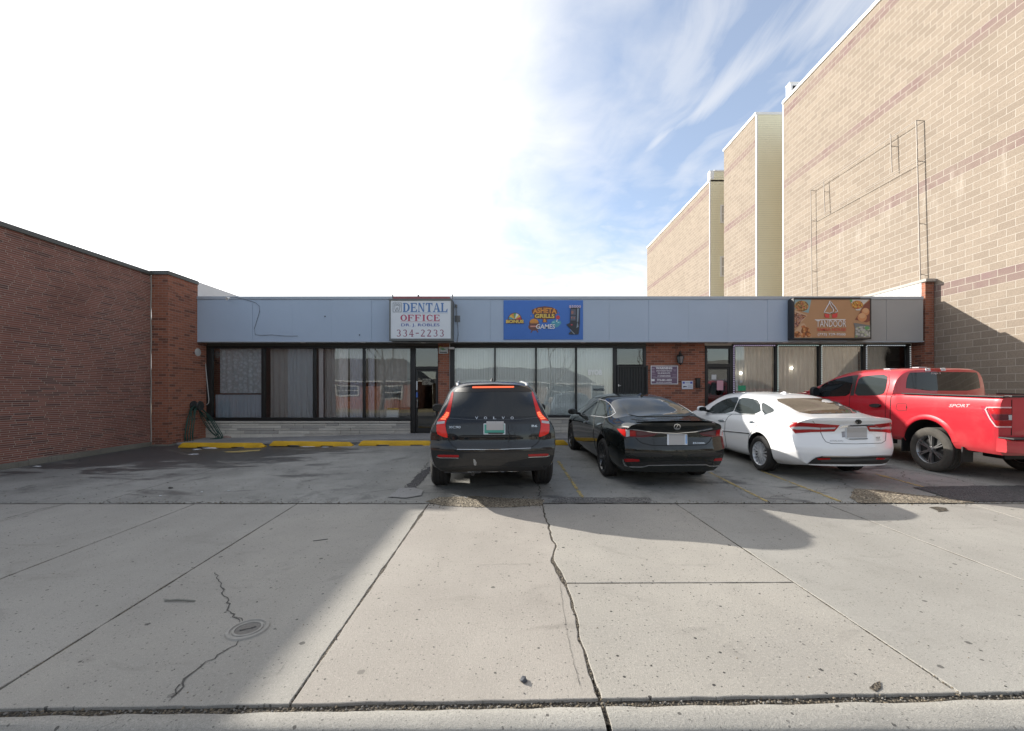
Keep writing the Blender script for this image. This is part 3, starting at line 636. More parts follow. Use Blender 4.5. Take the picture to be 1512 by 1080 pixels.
class Glyph:
    """slab serif capitals from thick and thin strokes in a unit box"""
    def __init__(s): s.q = []
    def bar(s, x0, y0, x1, y1): s.q.append([(x0,y0),(x1,y0),(x1,y1),(x0,y1)])
    def poly(s, *p): s.q.append(list(p))
    def arc(s, cx, cy, rx, ry, a0, a1, tx, ty, n=14):
        for k in range(n):
            A, B = R(a0+(a1-a0)*k/n), R(a0+(a1-a0)*(k+1)/n)
            s.q.append([(cx+rx*math.cos(A), cy+ry*math.sin(A)), (cx+rx*math.cos(B), cy+ry*math.sin(B)), (cx+(rx-tx)*math.cos(B), cy+(ry-ty)*math.sin(B)), (cx+(rx-tx)*math.cos(A), cy+(ry-ty)*math.sin(A))])
def serif(ch, T=.24, t=.09):
    g_ = Glyph()
    def stem(x, w=T): g_.bar(x, 0, x+w, 1); g_.bar(x-.09, 0, x+w+.09, t); g_.bar(x-.09, 1-t, x+w+.09, 1)
    if ch == 'D': stem(.1); g_.arc(.42, .5, .56, .5, -90, 90, .26, t); g_.bar(.3, 0, .45, t); g_.bar(.3, 1-t, .45, 1)
    elif ch == 'E': stem(.1); g_.bar(.3,0,.88,t); g_.bar(.3,1-t,.86,1); g_.bar(.3,.46,.68,.46+t); g_.poly((.92,0),(.95,.3),(.86,.3),(.76,t),(.76,0)); g_.poly((.90,1),(.92,.74),(.84,.74),(.74,1-t),(.74,1)); g_.bar(.62,.36,.69,.66)
    elif ch == 'F': stem(.1); g_.bar(.3,1-t,.88,1); g_.bar(.3,.46,.68,.46+t); g_.poly((.92,1),(.94,.72),(.86,.72),(.76,1-t),(.76,1)); g_.bar(.62,.36,.69,.66)
    elif ch == 'N': g_.bar(.08,0,.17,1); g_.bar(.0,0,.27,t); g_.bar(.76,0,.86,1); g_.bar(.66,1-t,.97,1); g_.poly((.02,1),(.30,1),(.86,0),(.70,0))
    elif ch == 'T': stem(.38); g_.bar(.05,1-t,.95,1); g_.poly((.03,1),(.03,.7),(.1,.7),(.2,1-t)); g_.poly((.97,1),(.97,.7),(.9,.7),(.8,1-t))
    elif ch == 'A': g_.poly((.44,1),(.56,1),(.98,0),(.68,0)); g_.poly((.44,1),(.52,.95),(.16,0),(.07,0)); g_.bar(.22,.28,.72,.28+t); g_.bar(-.03,0,.28,t); g_.bar(.58,0,1.06,t)
    elif ch == 'L': stem(.1); g_.bar(.3,0,.9,t); g_.poly((.93,0),(.96,.36),(.87,.36),(.74,t),(.74,0))
    elif ch == 'O': g_.arc(.5,.5,.5,.5,0,360,.24,t,28)
    elif ch == 'I': stem(.38)
    elif ch == 'C': g_.arc(.52,.5,.5,.5,45,315,.24,t,22); g_.bar(.84,.64,.92,.98); g_.bar(.86,.04,.92,.25)
    elif ch == '3': g_.arc(.42,.73,.42,.27,-90,150,.2,.08); g_.arc(.42,.27,.46,.27,-150,90,.2,.08)
    elif ch == '4': g_.bar(.52,0,.72,1); g_.bar(.0,.26,.95,.36); g_.poly((.56,1),(.66,1),(.14,.3),(.0,.3)); g_.bar(.4,0,.84,.07)
    elif ch == '2': g_.arc(.42,.7,.42,.30,0,150,.2,.08); g_.poly((.84,.7),(.62,.7),(.04,.10),(.22,.10)); g_.bar(.04,0,.86,.14)
    elif ch == '-': g_.bar(.1,.42,.9,.54)
    return g_.q
def serif_text(name, s, x0, x1, z0, z1, Y, mat, parent, gap=.22, wid=None):
    wd = {'I': .62, '-': .8}; ws = [wd.get(c, 1.) for c in s]; tot = sum(ws)+gap*(len(s)-1); k = (x1-x0)/tot; x = x0; mb = MB(); i = 0
    for c, w_ in zip(s, ws):
        off = 0 if w_ == 1 else -.19 if c == 'I' else 0
        for q in serif(c):
            i += 1; mb.face([(x+(a+off)*k*(1 if c != '-' else .8), Y-.00015*(i % 9), z0+(z1-z0)*b) for a, b in q])
        x += (w_+gap)*k
    return mb.build(name, mat, parent)
flat = lambda n, c, r=.5, **k: simple(n, c, r, var=.05, scale=3, **k)
# ================================================================ dental sign box
S1 = 12.42; k1 = F/S1
DX = lambda x: (x-PX)/k1
DZ = lambda y: H+(PY-y)/k1
ds = empty('sign_box', (DX(621), YF, DZ(500)), 'white dental office sign box with blue and red lettering on the fascia', 'sign')
mb = MB(); M_SBOX = simple('sign_cabinet_grey', (.13,.14,.14), .5, .3)
x0, x1, z0, z1 = DX(575.2), DX(667.5), DZ(503.2), DZ(442)
mb.box(x0, x1, S1+.02, YF-.03, z0, z1)
for a in ((x0-.01, x1+.01, z0-.01, z0+.06), (x0-.01, x1+.01, z1-.045, z1+.01)): mb.box(a[0], a[1], S1-.015, S1+.05, a[2], a[3], bev=.006)
for a, b in ((x0-.01, x0+.035), (x1-.035, x1+.01)): mb.box(a, b, S1-.012, S1+.05, z0+.0602, z1-.0452, bev=.004)
mb.build('cabinet', M_SBOX, ds)
mb = MB(); mb.box(x0+.03, x1-.03, S1+.0, S1+.018, z0+.05, z1-.04); mb.build('face_panel', flat('sign_white_face', (.62,.66,.70), .35), ds)
mb = MB(); mb.box(x0+.08, x1-.09, S1+.10, YF-.05, z1+.002, z1+.10); mb.build('top_cover', simple('faded_red_metal', (.27,.10,.11), .6, var=.4, scale=12), ds)
for x in (DX(577.5), DX(666.5)):
    mb = MB(); mb.tube([(x, S1+.05, z1), (x+.012, S1+.12, z1+.06), (x+.015, S1+.12, z1+.16)], .02, 6); mb.build('bracket', M_SBOX, ds)
mb = MB(); mb.tube([(DX(615.5), S1+.2, z1+.09), (DX(615.5), S1+.2, z1+.17)], .03, 8); mb.build('lifting_eye', M_SBOX, ds)
Yt = S1-.004
cB, cR, cN, cM = flat('sign_blue', (.085,.19,.42)), flat('sign_red', (.42,.05,.12)), flat('sign_navy', (.06,.10,.36)), flat('sign_maroon', (.28,.09,.15))
zz = lambda y: DZ(430+y/10.8); xx = lambda x: DX(565+x/10.8)
serif_text('lettering', 'DENTAL', xx(322), xx(1040), zz(335), zz(190), Yt, cB, ds, .08)
mb = MB(); mb.box(xx(322), xx(1045), Yt-.001, Yt+.003, zz(352), zz(346)); mb.build('underline', flat('sign_light_blue', (.25,.38,.6)), ds)
serif_text('lettering', 'OFFICE', xx(285), xx(915), zz(478), zz(378), Yt, cR, ds, .10)
mb = MB(); mb.box(xx(285), xx(915), Yt-.001, Yt+.003, zz(493), zz(488)); mb.build('underline', flat('sign_pink', (.55,.3,.36)), ds)
text_on('lettering', 'DR. J. ROBLES', xx(295), xx(908), zz(577), zz(518), Yt, cN, ds, .008)
serif_text('lettering', '334-2233', xx(222), xx(985), zz(728), zz(615), Yt, cM, ds, .30)
mb = MB()   # tooth pictogram in a rounded square
for a, b, c, d in ((162,302,185,192),(162,302,331,338),(162,170,192,331),(294,302,192,331)): mb.box(xx(a), xx(b), Yt-.001, Yt+.003, zz(d), zz(c))
tooth = [(190,215),(205,205),(235,212),(262,204),(278,222),(272,262),(262,315),(246,318),(240,268),(224,268),(214,318),(202,312),(192,258)]
for i in range(len(tooth)):
    a, b = tooth[i], tooth[(i+1) % len(tooth)]; mb.tube([(xx(a[0]), Yt, zz(a[1])), (xx(b[0]), Yt, zz(b[1]))], .007, 5)
mb.tube([(xx(205), Yt, zz(235)), (xx(235), Yt, zz(225)), (xx(265), Yt, zz(236))], .006, 5)
mb.build('tooth_pictogram', flat('sign_grey', (.22,.24,.27)), ds)
mb = MB(); xq = x1+.03
mb.tube([(xq, S1+.25, z1-.09), (xq+.05, YF-.05, z1-.1), (xq+.05, YF-.04, z1-.38), (xq+.09, YF-.03, z1-.7), (xq+.10, YF-.03, z1-1.0), (xq+.06, YF-.03, z0-.04)], .009, 6); mb.box(xq+.0, xq+.07, YF-.07, YF-.025, z1-.16, z1-.08, bev=.006)
mb.build('power_cable', simple('grey_cable', (.16,.17,.18), .7), ds)
mb = MB(); mb.box(SX(672), SX(679.5), YF-.035, YF-.001, SZ(475.5), SZ(466.5), bev=.006); tag(mb.build('junction_box', simple('grey_plate', (.15,.16,.17), .6, .4)), 'small square grey cover plate on the fascia right of the dental sign', 'electrical box')
# ================================================================ banner of the middle shop
bn = empty('banner', (SX(802), YF, SZ(502)), 'flat royal blue banner with burger, joystick and game art', 'banner')
X = lambda x: SX(735+x/10.8); Z = lambda y: SZ(435+y/10.8); Yb = YF-.016
mb = MB(); mb.box(X(92), X(1358), Yb, YF-.003, Z(722), Z(95), bev=.002); mb.build('sheet', flat('banner_blue', (.05,.16,.50), .55), bn)
lay = [0]
def art(name, polys, mat, parent=bn, Xf=None, Zf=None, Y=None, st=.0006):
    Xf = Xf or X; Zf = Zf or Z
    for p in polys:
        lay[0] += 1; mb = MB()
        mb.face([(Xf(a), (Y or Yb)-.001-st*lay[0], Zf(b)) for a, b in p]); mb.build(name, mat, parent)
def ell(cx, cy, rx, ry, n=20, a0=0, a1=360): return [(cx+rx*math.cos(R(a0+(a1-a0)*k/(n-(a1-a0 != 360)))), cy-ry*math.sin(R(a0+(a1-a0)*k/(n-(a1-a0 != 360))))) for k in range(n)]
cO, cY_, cBr, cW, cK, cRd, cT, cG = flat('art_orange', (.62,.26,.05)), flat('art_yellow', (.66,.47,.10)), flat('art_brown', (.14,.06,.05)), flat('art_white', (.68,.68,.70)), flat('art_black', (.025,.03,.04)), flat('art_red', (.5,.05,.07)), flat('art_teal', (.08,.30,.40)), flat('art_green', (.12,.32,.12))
art('letter_shadow', [[(540,250),(640,205),(750,190),(860,205),(945,250),(950,300),(920,320),(915,390),(780,400),(790,450),(710,450),(715,400),(580,385),(575,310),(545,300)]], cBr)
art('burger_picture', [ell(578,470,80,85), ell(578,520,92,60), [(540,570),(520,615),(535,615),(560,575)], [(610,575),(635,612),(650,605),(628,565)]], cBr)
art('burger_picture', [ell(578,445,68,55,14,0,180), [(512,448),(646,448),(640,462),(518,462)]], cO)
art('burger_picture', [[(515,500),(640,500),(638,522),(520,522)]], flat('art_pink', (.55,.25,.2)))
art('joystick_picture', [[(845,450),(900,410),(1000,425),(1015,460),(960,520),(920,530),(850,480)]], cT)
art('joystick_picture', [[(930,440),(945,440),(955,380),(945,378)]], cW); art('joystick_picture', [ell(957,368,32,32)], cRd)
art('joystick_picture', [ell(885,445,22,10), ell(965,450,18,9)], flat('art_aqua', (.25,.55,.62)))
ly = lambda: Yb-.003-.0006*lay[0]
for s, a, b, c, d, m_, ar in (('ASHETA', 555, 940, 300, 215, cO, .035), ('GRILLS', 588, 905, 378, 312, cY_, .01), ('&', 722, 778, 448, 392, cO, 0)):
    lay[0] += 4; text_on('lettering', s, X(a), X(b), Z(c), Z(d), ly(), m_, bn, .045, ar)
lay[0] += 4; text_on('lettering', 'GAMES', X(608), X(912), Z(552), Z(478), ly(), cW, bn, .02, 0, .12)
cols = [cRd, cY_, cW, cG, cO, cY_, cT]
art('bonus_wheel', [ell(272,405,112,110,16,0,180)], cBr)
for i in range(7): art('bonus_wheel', [[(272,400)]+ell(272,402,98,97,6,180/7*i, 180/7*(i+1))], cols[i])
art('bonus_wheel', [[(125,465),(140,405),(400,405),(420,465)]], cBr); lay[0] += 3; text_on('lettering', 'BONUS', X(132), X(412), Z(462), Z(408), ly(), cY_, bn, .05)
art('slot_machine_picture', [[(1160,215),(1305,210),(1305,470),(1285,640),(1135,640),(1130,620),(1180,580),(1150,545),(1090,485),(1130,465),(1150,450)]], cK)
art('slot_machine_picture', [[(1165,240),(1240,240),(1240,330),(1160,330)], [(1160,345),(1240,345),(1238,420),(1155,420)]], flat('art_slate', (.10,.11,.15)))
art('slot_machine_picture', [ell(1185,290,20,26), ell(1175,375,12,14), ell(1215,380,12,14)], flat('art_rust', (.30,.14,.12)))
art('slot_machine_picture', [[(1262,230),(1292,228),(1280,440),(1258,440)], [(1268,440),(1285,520),(1250,540)], [(1140,560),(1160,565),(1230,640),(1215,640)]], flat('art_steel', (.22,.27,.33)))
art('slot_machine_picture', [ell(1175,488,14,10)], cRd); lay[0] += 3; text_on('lettering', '$5000', X(1132), X(1322), Z(225), Z(178), ly(), flat('art_pale_pink', (.62,.5,.58)), bn, .02)
art('sparkle', [ell(530,350,8,8,8)], cO); art('sparkle', [ell(965,300,8,8,8)], cRd); art('sparkle', [ell(685,430,6,6,8)], cT); art('sparkle', [ell(820,432,6,6,8)], cT)
# ================================================================ restaurant sign box
S3 = 12.58; k3 = F/S3
X = lambda x: (1155+x/10.8-PX)/k3; Z = lambda y: H+(PY-430-y/10.8)/k3
rs = empty('sign_box', (X(800), YF, Z(750)), 'brown restaurant sign box with food pictures in its corners', 'sign')
M_BK = simple('sign_cabinet_black', (.022,.022,.024), .45)
mb = MB(); x0, x1, z0, z1 = X(178), X(1418), Z(768), Z(118)
mb.box(x0, x1, S3+.02, YF-.024, z0, z1, bev=.008)
for a in ((x0, x1, z0-.004, z0+.04), (x0, x1, z1-.035, z1+.004)): mb.box(a[0], a[1], S3-.012, S3+.03, a[2], a[3], bev=.004)
for a, b in ((x0, x0+.03), (x1-.035, x1)): mb.box(a, b, S3-.01, S3+.03, z0+.0402, z1-.0352, bev=.004)
mb.build('cabinet', M_BK, rs)
mb = MB(); mb.box(x0+.05, X(1275), S3+.06, YF-.03, z1+.005, z1+.04); mb.build('top_rail', simple('rusty_rail', (.045,.03,.022), .8, var=.5), rs)
mb = MB(); mb.box(SX(1164), SX(1167.5), YF-.10, YF-.024, SZ(456), SZ(449), bev=.005); mb.tube([(SX(1165.5), YF-.05, SZ(455)), (SX(1165), YF-.04, SZ(470)), (SX(1166), YF-.04, SZ(492))], .008, 6); mb.build('power_box', simple('grey_box', (.2,.22,.24), .6), rs)
Yb = S3-.001; lay[0] = 0
mb = MB(); mb.box(x0+.028, x1-.032, S3+.002, S3+.018, z0+.036, z1-.032); mb.build('face_panel', flat('sign_kraft_brown', (.40,.225,.115), .45), rs)
A = lambda n, p, m_: art(n, p, m_, rs, X, Z, S3+.002, .0005)
cTan = flat('sign_tan_edge', (.50,.33,.21))
def food_mat(name, cols_, sc, th=.5):
    m, nt, b = newmat(name); p = obc(nt); vo = nd(nt, 'ShaderNodeTexVoronoi', {'Scale': sc, 'Vector': p}); f = nd(nt, 'ShaderNodeSeparateColor', {0: vo.outputs['Color']}).outputs[0]
    c = mix(nt, ramp(nt, f, .2, .5), cols_[0], cols_[1]); c = mix(nt, ramp(nt, f, .6, .9), c, cols_[2]); c = mix(nt, ramp(nt, vo.outputs['Distance'], .4, .8), c, tuple(x*.4 for x in cols_[0]))
    nt.links.new(c, b.inputs['Base Color']); b.inputs['Roughness'].default_value = .5; return m
f1 = food_mat('food_print_rice', ((.32,.17,.05),(.45,.30,.10),(.48,.16,.07)), 22); f2 = food_mat('food_print_meat', ((.28,.10,.08),(.42,.26,.20),(.45,.2,.08)), 26); f3 = food_mat('food_print_fried', ((.40,.12,.03),(.52,.24,.08),(.45,.15,.05)), 14)
f4 = food_mat('food_print_soup', ((.55,.22,.04),(.6,.38,.08),(.5,.12,.04)), 24); f5 = food_mat('food_print_dumplings', ((.40,.40,.38),(.55,.54,.50),(.2,.3,.08)), 13); f6 = flat('food_print_bread', (.55,.25,.11)); f7 = flat('food_print_bread_top', (.60,.34,.18))
A('food_picture', [[(185,135),(465,135),(420,350),(330,330),(185,285)]], flat('print_teal_plate', (.22,.34,.36)))
A('food_picture', [ell(308,240,112,88)], f1)
A('food_picture', [[(185,300),(400,385),(345,455),(300,500),(185,620)]], cTan); A('food_picture', [[(185,330),(385,395),(300,480),(260,560),(185,600)]], f2)
A('food_picture', [[(185,660),(300,520),(350,515),(420,610),(470,742),(185,742)]], cTan); A('food_picture', [ell(240,690,55,50), ell(370,640,70,70), [(300,560),(350,545),(400,600),(330,640)], ell(420,700,40,40), ell(330,715,40,28)], f3)
A('food_picture', [[(1075,135),(1385,135),(1290,220),(1240,310),(1180,310),(1100,190)]], flat('print_white_bowl', (.55,.53,.5))); A('food_picture', [[(1078,138),(1110,138),(1120,165),(1090,185)]], cG); A('food_picture', [ell(1195,220,92,68)], f4)
A('food_picture', [[(1395,150),(1395,480),(1345,500),(1160,455),(1250,320),(1310,215)]], flat('print_dark_bread', (.20,.06,.04))); A('food_picture', [ell(1325,330,62,60), ell(1272,420,74,70)], f6); A('food_picture', [ell(1328,312,45,38), ell(1272,395,52,42)], f7)
A('food_picture', [[(1135,510),(1200,515),(1400,550),(1400,742),(1150,742),(1160,600)]], flat('print_grey_dish', (.16,.17,.17))); A('food_picture', [[(1165,580),(1290,560),(1395,580),(1398,735),(1165,735)]], f5); A('food_picture', [[(1305,575),(1360,560),(1398,600),(1330,625)]], cG)
lay[0] += 2; wv = lambda: S3+.002-.001-.0005*lay[0]
mb = MB()
for P_, r in (([(760,160),(735,215),(690,290),(665,340),(760,360),(840,345),(880,325),(835,255),(800,215),(772,175)], 7), ([(755,175),(768,230),(815,300),(805,335),(760,350)], 6)):
    mb.tube([(X(a), wv(), Z(b)) for a, b in P_], r/10.8/k3, 6)
mb.build('samsa_logo', cW, rs)
A('samsa_logo', [[(668,365),(748,372),(745,430),(690,425),(676,410)], [(792,372),(878,348),(875,405),(862,425),(795,430)]], flat('sign_bright_red', (.58,.05,.05)))
A('overline', [[(515,455),(1005,450),(1005,464),(515,467)]], cW)
lay[0] += 2; text_on('lettering', 'TANDOOR', X(540), X(1015), Z(572), Z(468), wv(), cW, rs, .0)
lay[0] += 1; text_on('lettering', 'SAMSA HOUSE', X(555), X(1015), Z(640), Z(590), wv(), flat('sign_text_red', (.55,.07,.05)), rs, .01)
lay[0] += 1; text_on('lettering', '(773) 739-9500', X(560), X(1003), Z(722), Z(672), wv(), cW, rs, .012)
# ================================================================ small things on the facade
def plate(name, x0, x1, y0, y1, mat, label, cat, Y=YFA-.03, th=.015, parent=None, rim=None):
    e = empty(name, (FX((x0+x1)/2), Y, FZ(y1)), label, cat)
    mb = MB(); mb.box(FX(x0), FX(x1), Y-th, Y, FZ(y1), FZ(y0), bev=.002)
    if rim:
        mb.build('backing', rim, e); mb = MB(); r = .022; mb.box(FX(x0)+r, FX(x1)-r, Y-th-.002, Y-th-.0005, FZ(y1)+r, FZ(y0)-r)
    mb.build('panel', mat, e); return e
wx = lambda x: 945+x/10.8; wy = lambda y: 505+y/10.8
M_PURP = flat('sign_purple', (.13,.085,.14), .5)
ws_ = plate('warning_sign', wx(165), wx(598), wy(382), wy(678), M_PURP, 'purple tow warning sign with white text on the brick pier', 'sign', rim=cW)
Yw = YFA-.03-.0185
for s, a, b, c, d, bo in (('WARNING', 243, 505, 440, 402, .05), ('UNAUTHORIZED VEHICLES', 252, 495, 475, 452, .02), ('WILL BE RELOCATED', 272, 472, 515, 488, .02), ('AT OWNERS EXPENSE', 270, 478, 560, 533, .02), ('773-581-4433', 262, 495, 628, 594, .04), ('24 HOUR TOWING', 248, 495, 656, 640, .02)):
    text_on('lettering', s, FX(wx(a)), FX(wx(b)), FZ(wy(c)), FZ(wy(d)), Yw, cW, ws_, bo)
art('side_print', [[(178,420),(225,420),(225,432),(178,432)], [(180,445),(222,445),(222,452),(180,452)], [(178,465),(226,465),(226,478),(178,478)], [(182,490),(228,490),(228,500),(182,500)], [(175,520),(240,520),(240,526),(175,526)], [(175,550),(240,550),(240,556),(175,556)], [(510,445),(570,445),(570,452),(510,452)], [(530,462),(560,462),(560,470),(530,470)], [(510,520),(570,520),(570,526),(510,526)], [(510,545),(570,545),(570,551),(510,551)]], flat('sign_mauve', (.33,.26,.33)), ws_, lambda x: FX(wx(x)), lambda y: FZ(wy(y)), Yw+.002, .00005)
art('side_print', [[(175,595),(225,595),(225,628),(175,628)], [(195,574),(580,574),(580,577),(195,577)]], cW, ws_, lambda x: FX(wx(x)), lambda y: FZ(wy(y)), Yw+.002, .00005)
cs = plate('camera_notice', wx(660), wx(835), wy(625), wy(755), flat('notice_white', (.55,.58,.65)), 'small white and blue surveillance camera notice on the brick pier', 'sign')
lay[0] = 0; L_ = lambda n, p, m_: art(n, p, m_, cs, lambda x: FX(wx(x)), lambda y: FZ(wy(y)), YFA-.045, .0004)
cNb = flat('notice_blue', (.05,.07,.35)); L_('blue_band', [[(672,638),(705,638),(705,668),(672,668)], [(790,638),(825,638),(825,668),(790,668)]], cNb); L_('camera_pictogram', [[(680,712),(690,705),(740,712),(735,722),(700,722),(690,730),(678,725)]], cK)
L_('text_rows', [[(755,690),(820,690),(820,697),(755,697)], [(755,708),(815,708),(815,715),(755,715)], [(755,726),(820,726),(820,733),(755,733)], [(715,645),(782,645),(782,660),(715,660)]], flat('notice_grey', (.32,.36,.42)))
mbx = empty('mailbox', (FX(1029.5), YFA-.03, FZ(573)), 'narrow black wall mailbox between the camera notice and the restaurant door', 'mailbox')
mb = MB(); mb.box(FX(wx(880)), FX(wx(940)), YFA-.11, YFA-.014, FZ(wy(735)), FZ(wy(590)), bev=.008); mb.build('body', M_FRAME, mbx)
mb = MB(); mb.box(FX(wx(876)), FX(wx(944)), YFA-.125, YFA-.014, FZ(wy(589)), FZ(wy(578)), bev=.006); mb.build('lid', M_FRAME, mbx)
# wall lantern
wl = empty('wall_lantern', (FX(1001.5), YFA-.03, FZ(527)), 'black carriage lantern hung above the purple warning sign', 'lamp')
lx, ly_, lz = FX(1002), YFA-.15, FZ(540)
mb = MB(); Mx = Matrix.Translation((lx, ly_, lz)); mb.lathe([(0,0),(.03,.01),(.02,.03),(.06,.05),(.075,.055),(.07,.07)], 6, Mx); mb.lathe([(.115,.27),(.12,.275),(.06,.33),(.04,.34),(.045,.36),(.015,.39),(.02,.41),(0,.43)], 6, Mx)
for k in range(6):
    a = math.pi/3*k; mb.tube([Mx @ Vector((.07*math.cos(a), .07*math.sin(a), .06)), Mx @ Vector((.112*math.cos(a), .112*math.sin(a), .275))], .007, 5)
mb.box(lx-.05, lx+.05, YFA-.02, YFA-.013, lz+.1, lz+.34, bev=.003); mb.tube([(lx, YFA-.02, lz+.2), (lx, YFA-.06, lz+.42), (lx, ly_, lz+.45), (lx, ly_, lz+.41)], .011, 6); mb.build('housing', simple('black_iron', (.02,.022,.02), .5), wl)
mb = MB(); mb.lathe([(.066,.058),(.107,.274)], 6, Mx); mb.build('glass', simple('frosted_lamp_glass', (.16,.18,.18), .15), wl)
mb = MB(); mb.tube([(FX(998), YFA-.02, FZ(527)), (FX(998), YFA-.02, ZS)], .01, 6); mb.build('conduit', simple('painted_conduit', (.2,.1,.07), .6), wl)
# sign and detector on the slim pier
ps = plate('alarm_notice', 648.3, 662, 513.3, 522.5, flat('alarm_white', (.5,.52,.52)), 'small grey and green alarm notice at the top of the slim brick pier', 'sign')
lay[0] = 0; L_ = lambda n, p, m_: art(n, p, m_, ps, FX, FZ, YFA-.045, .0004)
L_('print', [[(650,515),(655,514.6),(659,517),(654,518)]], flat('alarm_green', (.14,.32,.17))); L_('print', [[(649.5,520),(660.5,520),(660.5,521.4),(649.5,521.4)]], cK); L_('print', [[(649,512.2),(651,512),(652.5,513.8),(650.5,514)]], flat('alarm_lime', (.4,.5,.1)))
mb = MB(); mb.box(FX(663.5), FX(671.5), YFA-.16, YFA-.036, FZ(516.6), FZ(513.6), bev=.008); mb.tube([(FX(664.5), YFA-.05, FZ(515)), (FX(664.5), YFA-.05, FZ(510))], .012, 6); tag(mb.build('security_camera', flat('camera_white', (.6,.6,.6), .4)), 'small white camera at the top left of the vertical blind windows', 'camera')
# thin conduit by the slim pier and by the left window
mb = MB(); mb.tube([(FX(664.2), YFA-.03, z) for z in np.linspace(FZ(640), ZS, 8)], .010, 6); tag(mb.build('conduit', simple('grey_conduit', (.33,.33,.33), .5, .3)), 'thin grey conduit running down the right edge of the slim brick pier', 'conduit')
px_ = [(304.3,512),(304.2,520),(305.2,535),(307,555),(309,575),(310.5,590),(310,595.5),(307.5,598),(305,596.5),(303.6,594)]
mb = MB(); mb.tube([(FX(a), YFA-.06, FZ(b)) for a, b in px_], .011, 6); tag(mb.build('cable', flat('white_cable', (.45,.45,.44))), 'pale cable hanging in a hook along the left window frame', 'cable')
mb = MB(); Mx = Matrix.Translation(at_X(292, 520.5, XWING)) @ Matrix.Rotation(R(90), 4, 'Y'); mb.lathe([(.0,.02),(.10,.02),(.118,.014),(.12,0)], 24, Mx)
for k in (-1, 1): mb.box(-.10, .10, .03*k-.006, .03*k+.006, .020, .027, M=Mx)
mb.box(-.006, .006, -.1, .1, .0202, .026, M=Mx); tag(mb.build('round_vent', flat('vent_white', (.42,.42,.42))), 'round pale vent cover on the red brick return beside the left window', 'vent')
# flood lamp with cable on the fascia
fl = empty('floodlight', (SX(343), YF, SZ(441)), 'small bright floodlight with a loose cable drooping across the fascia', 'lamp')
mb = MB(); Mx = Matrix.Translation((SX(342.5), YF-.16, SZ(442.5))) @ Matrix.Rotation(R(35), 4, 'Y') @ Matrix.Rotation(R(-60), 4, 'X'); mb.lathe([(0,.06),(.025,.05),(.03,0),(.048,-.05),(.05,-.06),(.0,-.055)], 14, Mx); mb.build('lamp_head', flat('lamp_silver', (.6,.6,.58), .3), fl)
mb = MB(); mb.tube([(SX(344), YF-.14, SZ(441)), (SX(349), YF-.05, SZ(439.8)), (SX(358), YF-.02, SZ(441.5)), (SX(377), YF-.018, SZ(447)), (SX(383), YF-.018, SZ(452)), (SX(384), YF-.018, SZ(460)), (SX(380), YF-.018, SZ(473)), (SX(376), YF-.018, SZ(486)), (SX(377.5), YF-.018, SZ(494.5)), (SX(386), YF-.018, SZ(495.5)), (SX(402), YF-.018, SZ(494.8)), (SX(421), YF-.018, SZ(496.5)), (SX(440), YF-.018, SZ(496.5))], .006, 6)
mb.build('cable', simple('black_cable', (.10,.115,.14), .6), fl)
for i, (x, y) in enumerate(((480,467.5),(531,495))):
    mb = MB(); Mx = Matrix.Translation((SX(x), YF-.012, SZ(y))) @ Matrix.Rotation(R(90), 4, 'X'); mb.lathe([(0,.012),(.016,.01),(.02,0)], 10, Mx); mb.build('bolt_head', M_FRAME, sb)
# ================================================================ curtains and window contents
def cloth(name, col, trans=.35, dens=1., lace=False):
    m = bpy.data.materials.new(name); m.use_nodes = True; nt = m.node_tree
    for n in list(nt.nodes): nt.nodes.remove(n)
    p = obc(nt); c = mix(nt, nz(nt, mapv(nt, p, (9,9,1.5)), 2, 4), tuple(x*.82 for x in col), col)
    if lace:
        wv_ = nd(nt, 'ShaderNodeTexVoronoi', {'Scale': 11., 'Vector': mapv(nt, p, (1,0,1))}); c = mix(nt, ramp(nt, wv_.outputs['Distance'], .3, .6), c, tuple(x*.72 for x in col))
    a = nd(nt, 'ShaderNodeBsdfDiffuse', {0: c}); b = nd(nt, 'ShaderNodeBsdfTranslucent', {0: c}); s_ = nd(nt, 'ShaderNodeMixShader', {0: trans, 1: a.outputs[0], 2: b.outputs[0]})
    t = nd(nt, 'ShaderNodeBsdfTransparent'); s2 = nd(nt, 'ShaderNodeMixShader', {0: dens, 1: t.outputs[0], 2: s_.outputs[0]})
    nt.links.new(s2.outputs[0], nd(nt, 'ShaderNodeOutputMaterial').inputs[0]); return m
def curtain(x0, x1, z0, z1, mat, label, Y=YFA+.17, pleat=.11, amp=.048, seed=1, pinch=0., name='curtain', group=None):
    rnd = random.Random(seed); mb = MB(); n = max(10, int((x1-x0)/.014)); ph = 0; P = []
    for i in range(n+1):
        x = x0+(x1-x0)*i/n; ph += (x1-x0)/n/pleat*2*math.pi*(.75+.5*mnoise.noise(Vector((x*2.5, seed, 0)))+.25)
        P.append((x, Y+amp*math.sin(ph)*(.7+.5*mnoise.noise(Vector((x*1.7, seed*3, 1)))), ph))
    zs = np.linspace(z0, z1, 8); vs = []; fs = []; xc = (x0+x1)/2
    for z in zs:
        t = (z-z0)/(z1-z0)
        for x, y, ph in P: vs.append((xc+(x-xc)*(1-pinch*(t-.5)*1.0)+.006*math.sin(ph*.5+t*3), Y+(y-Y)*(1.1-.3*t), z))
    m_ = n+1
    for j in range(7):
        for i in range(n): a = j*m_+i; fs.append((a, a+1, a+m_+1, a+m_))
    mb.add(vs, fs, 0, True); return tag(mb.build(name, mat, sharp=180), label, 'curtain', group)
zt, zb = ZH-.01, FZ(620)+.03
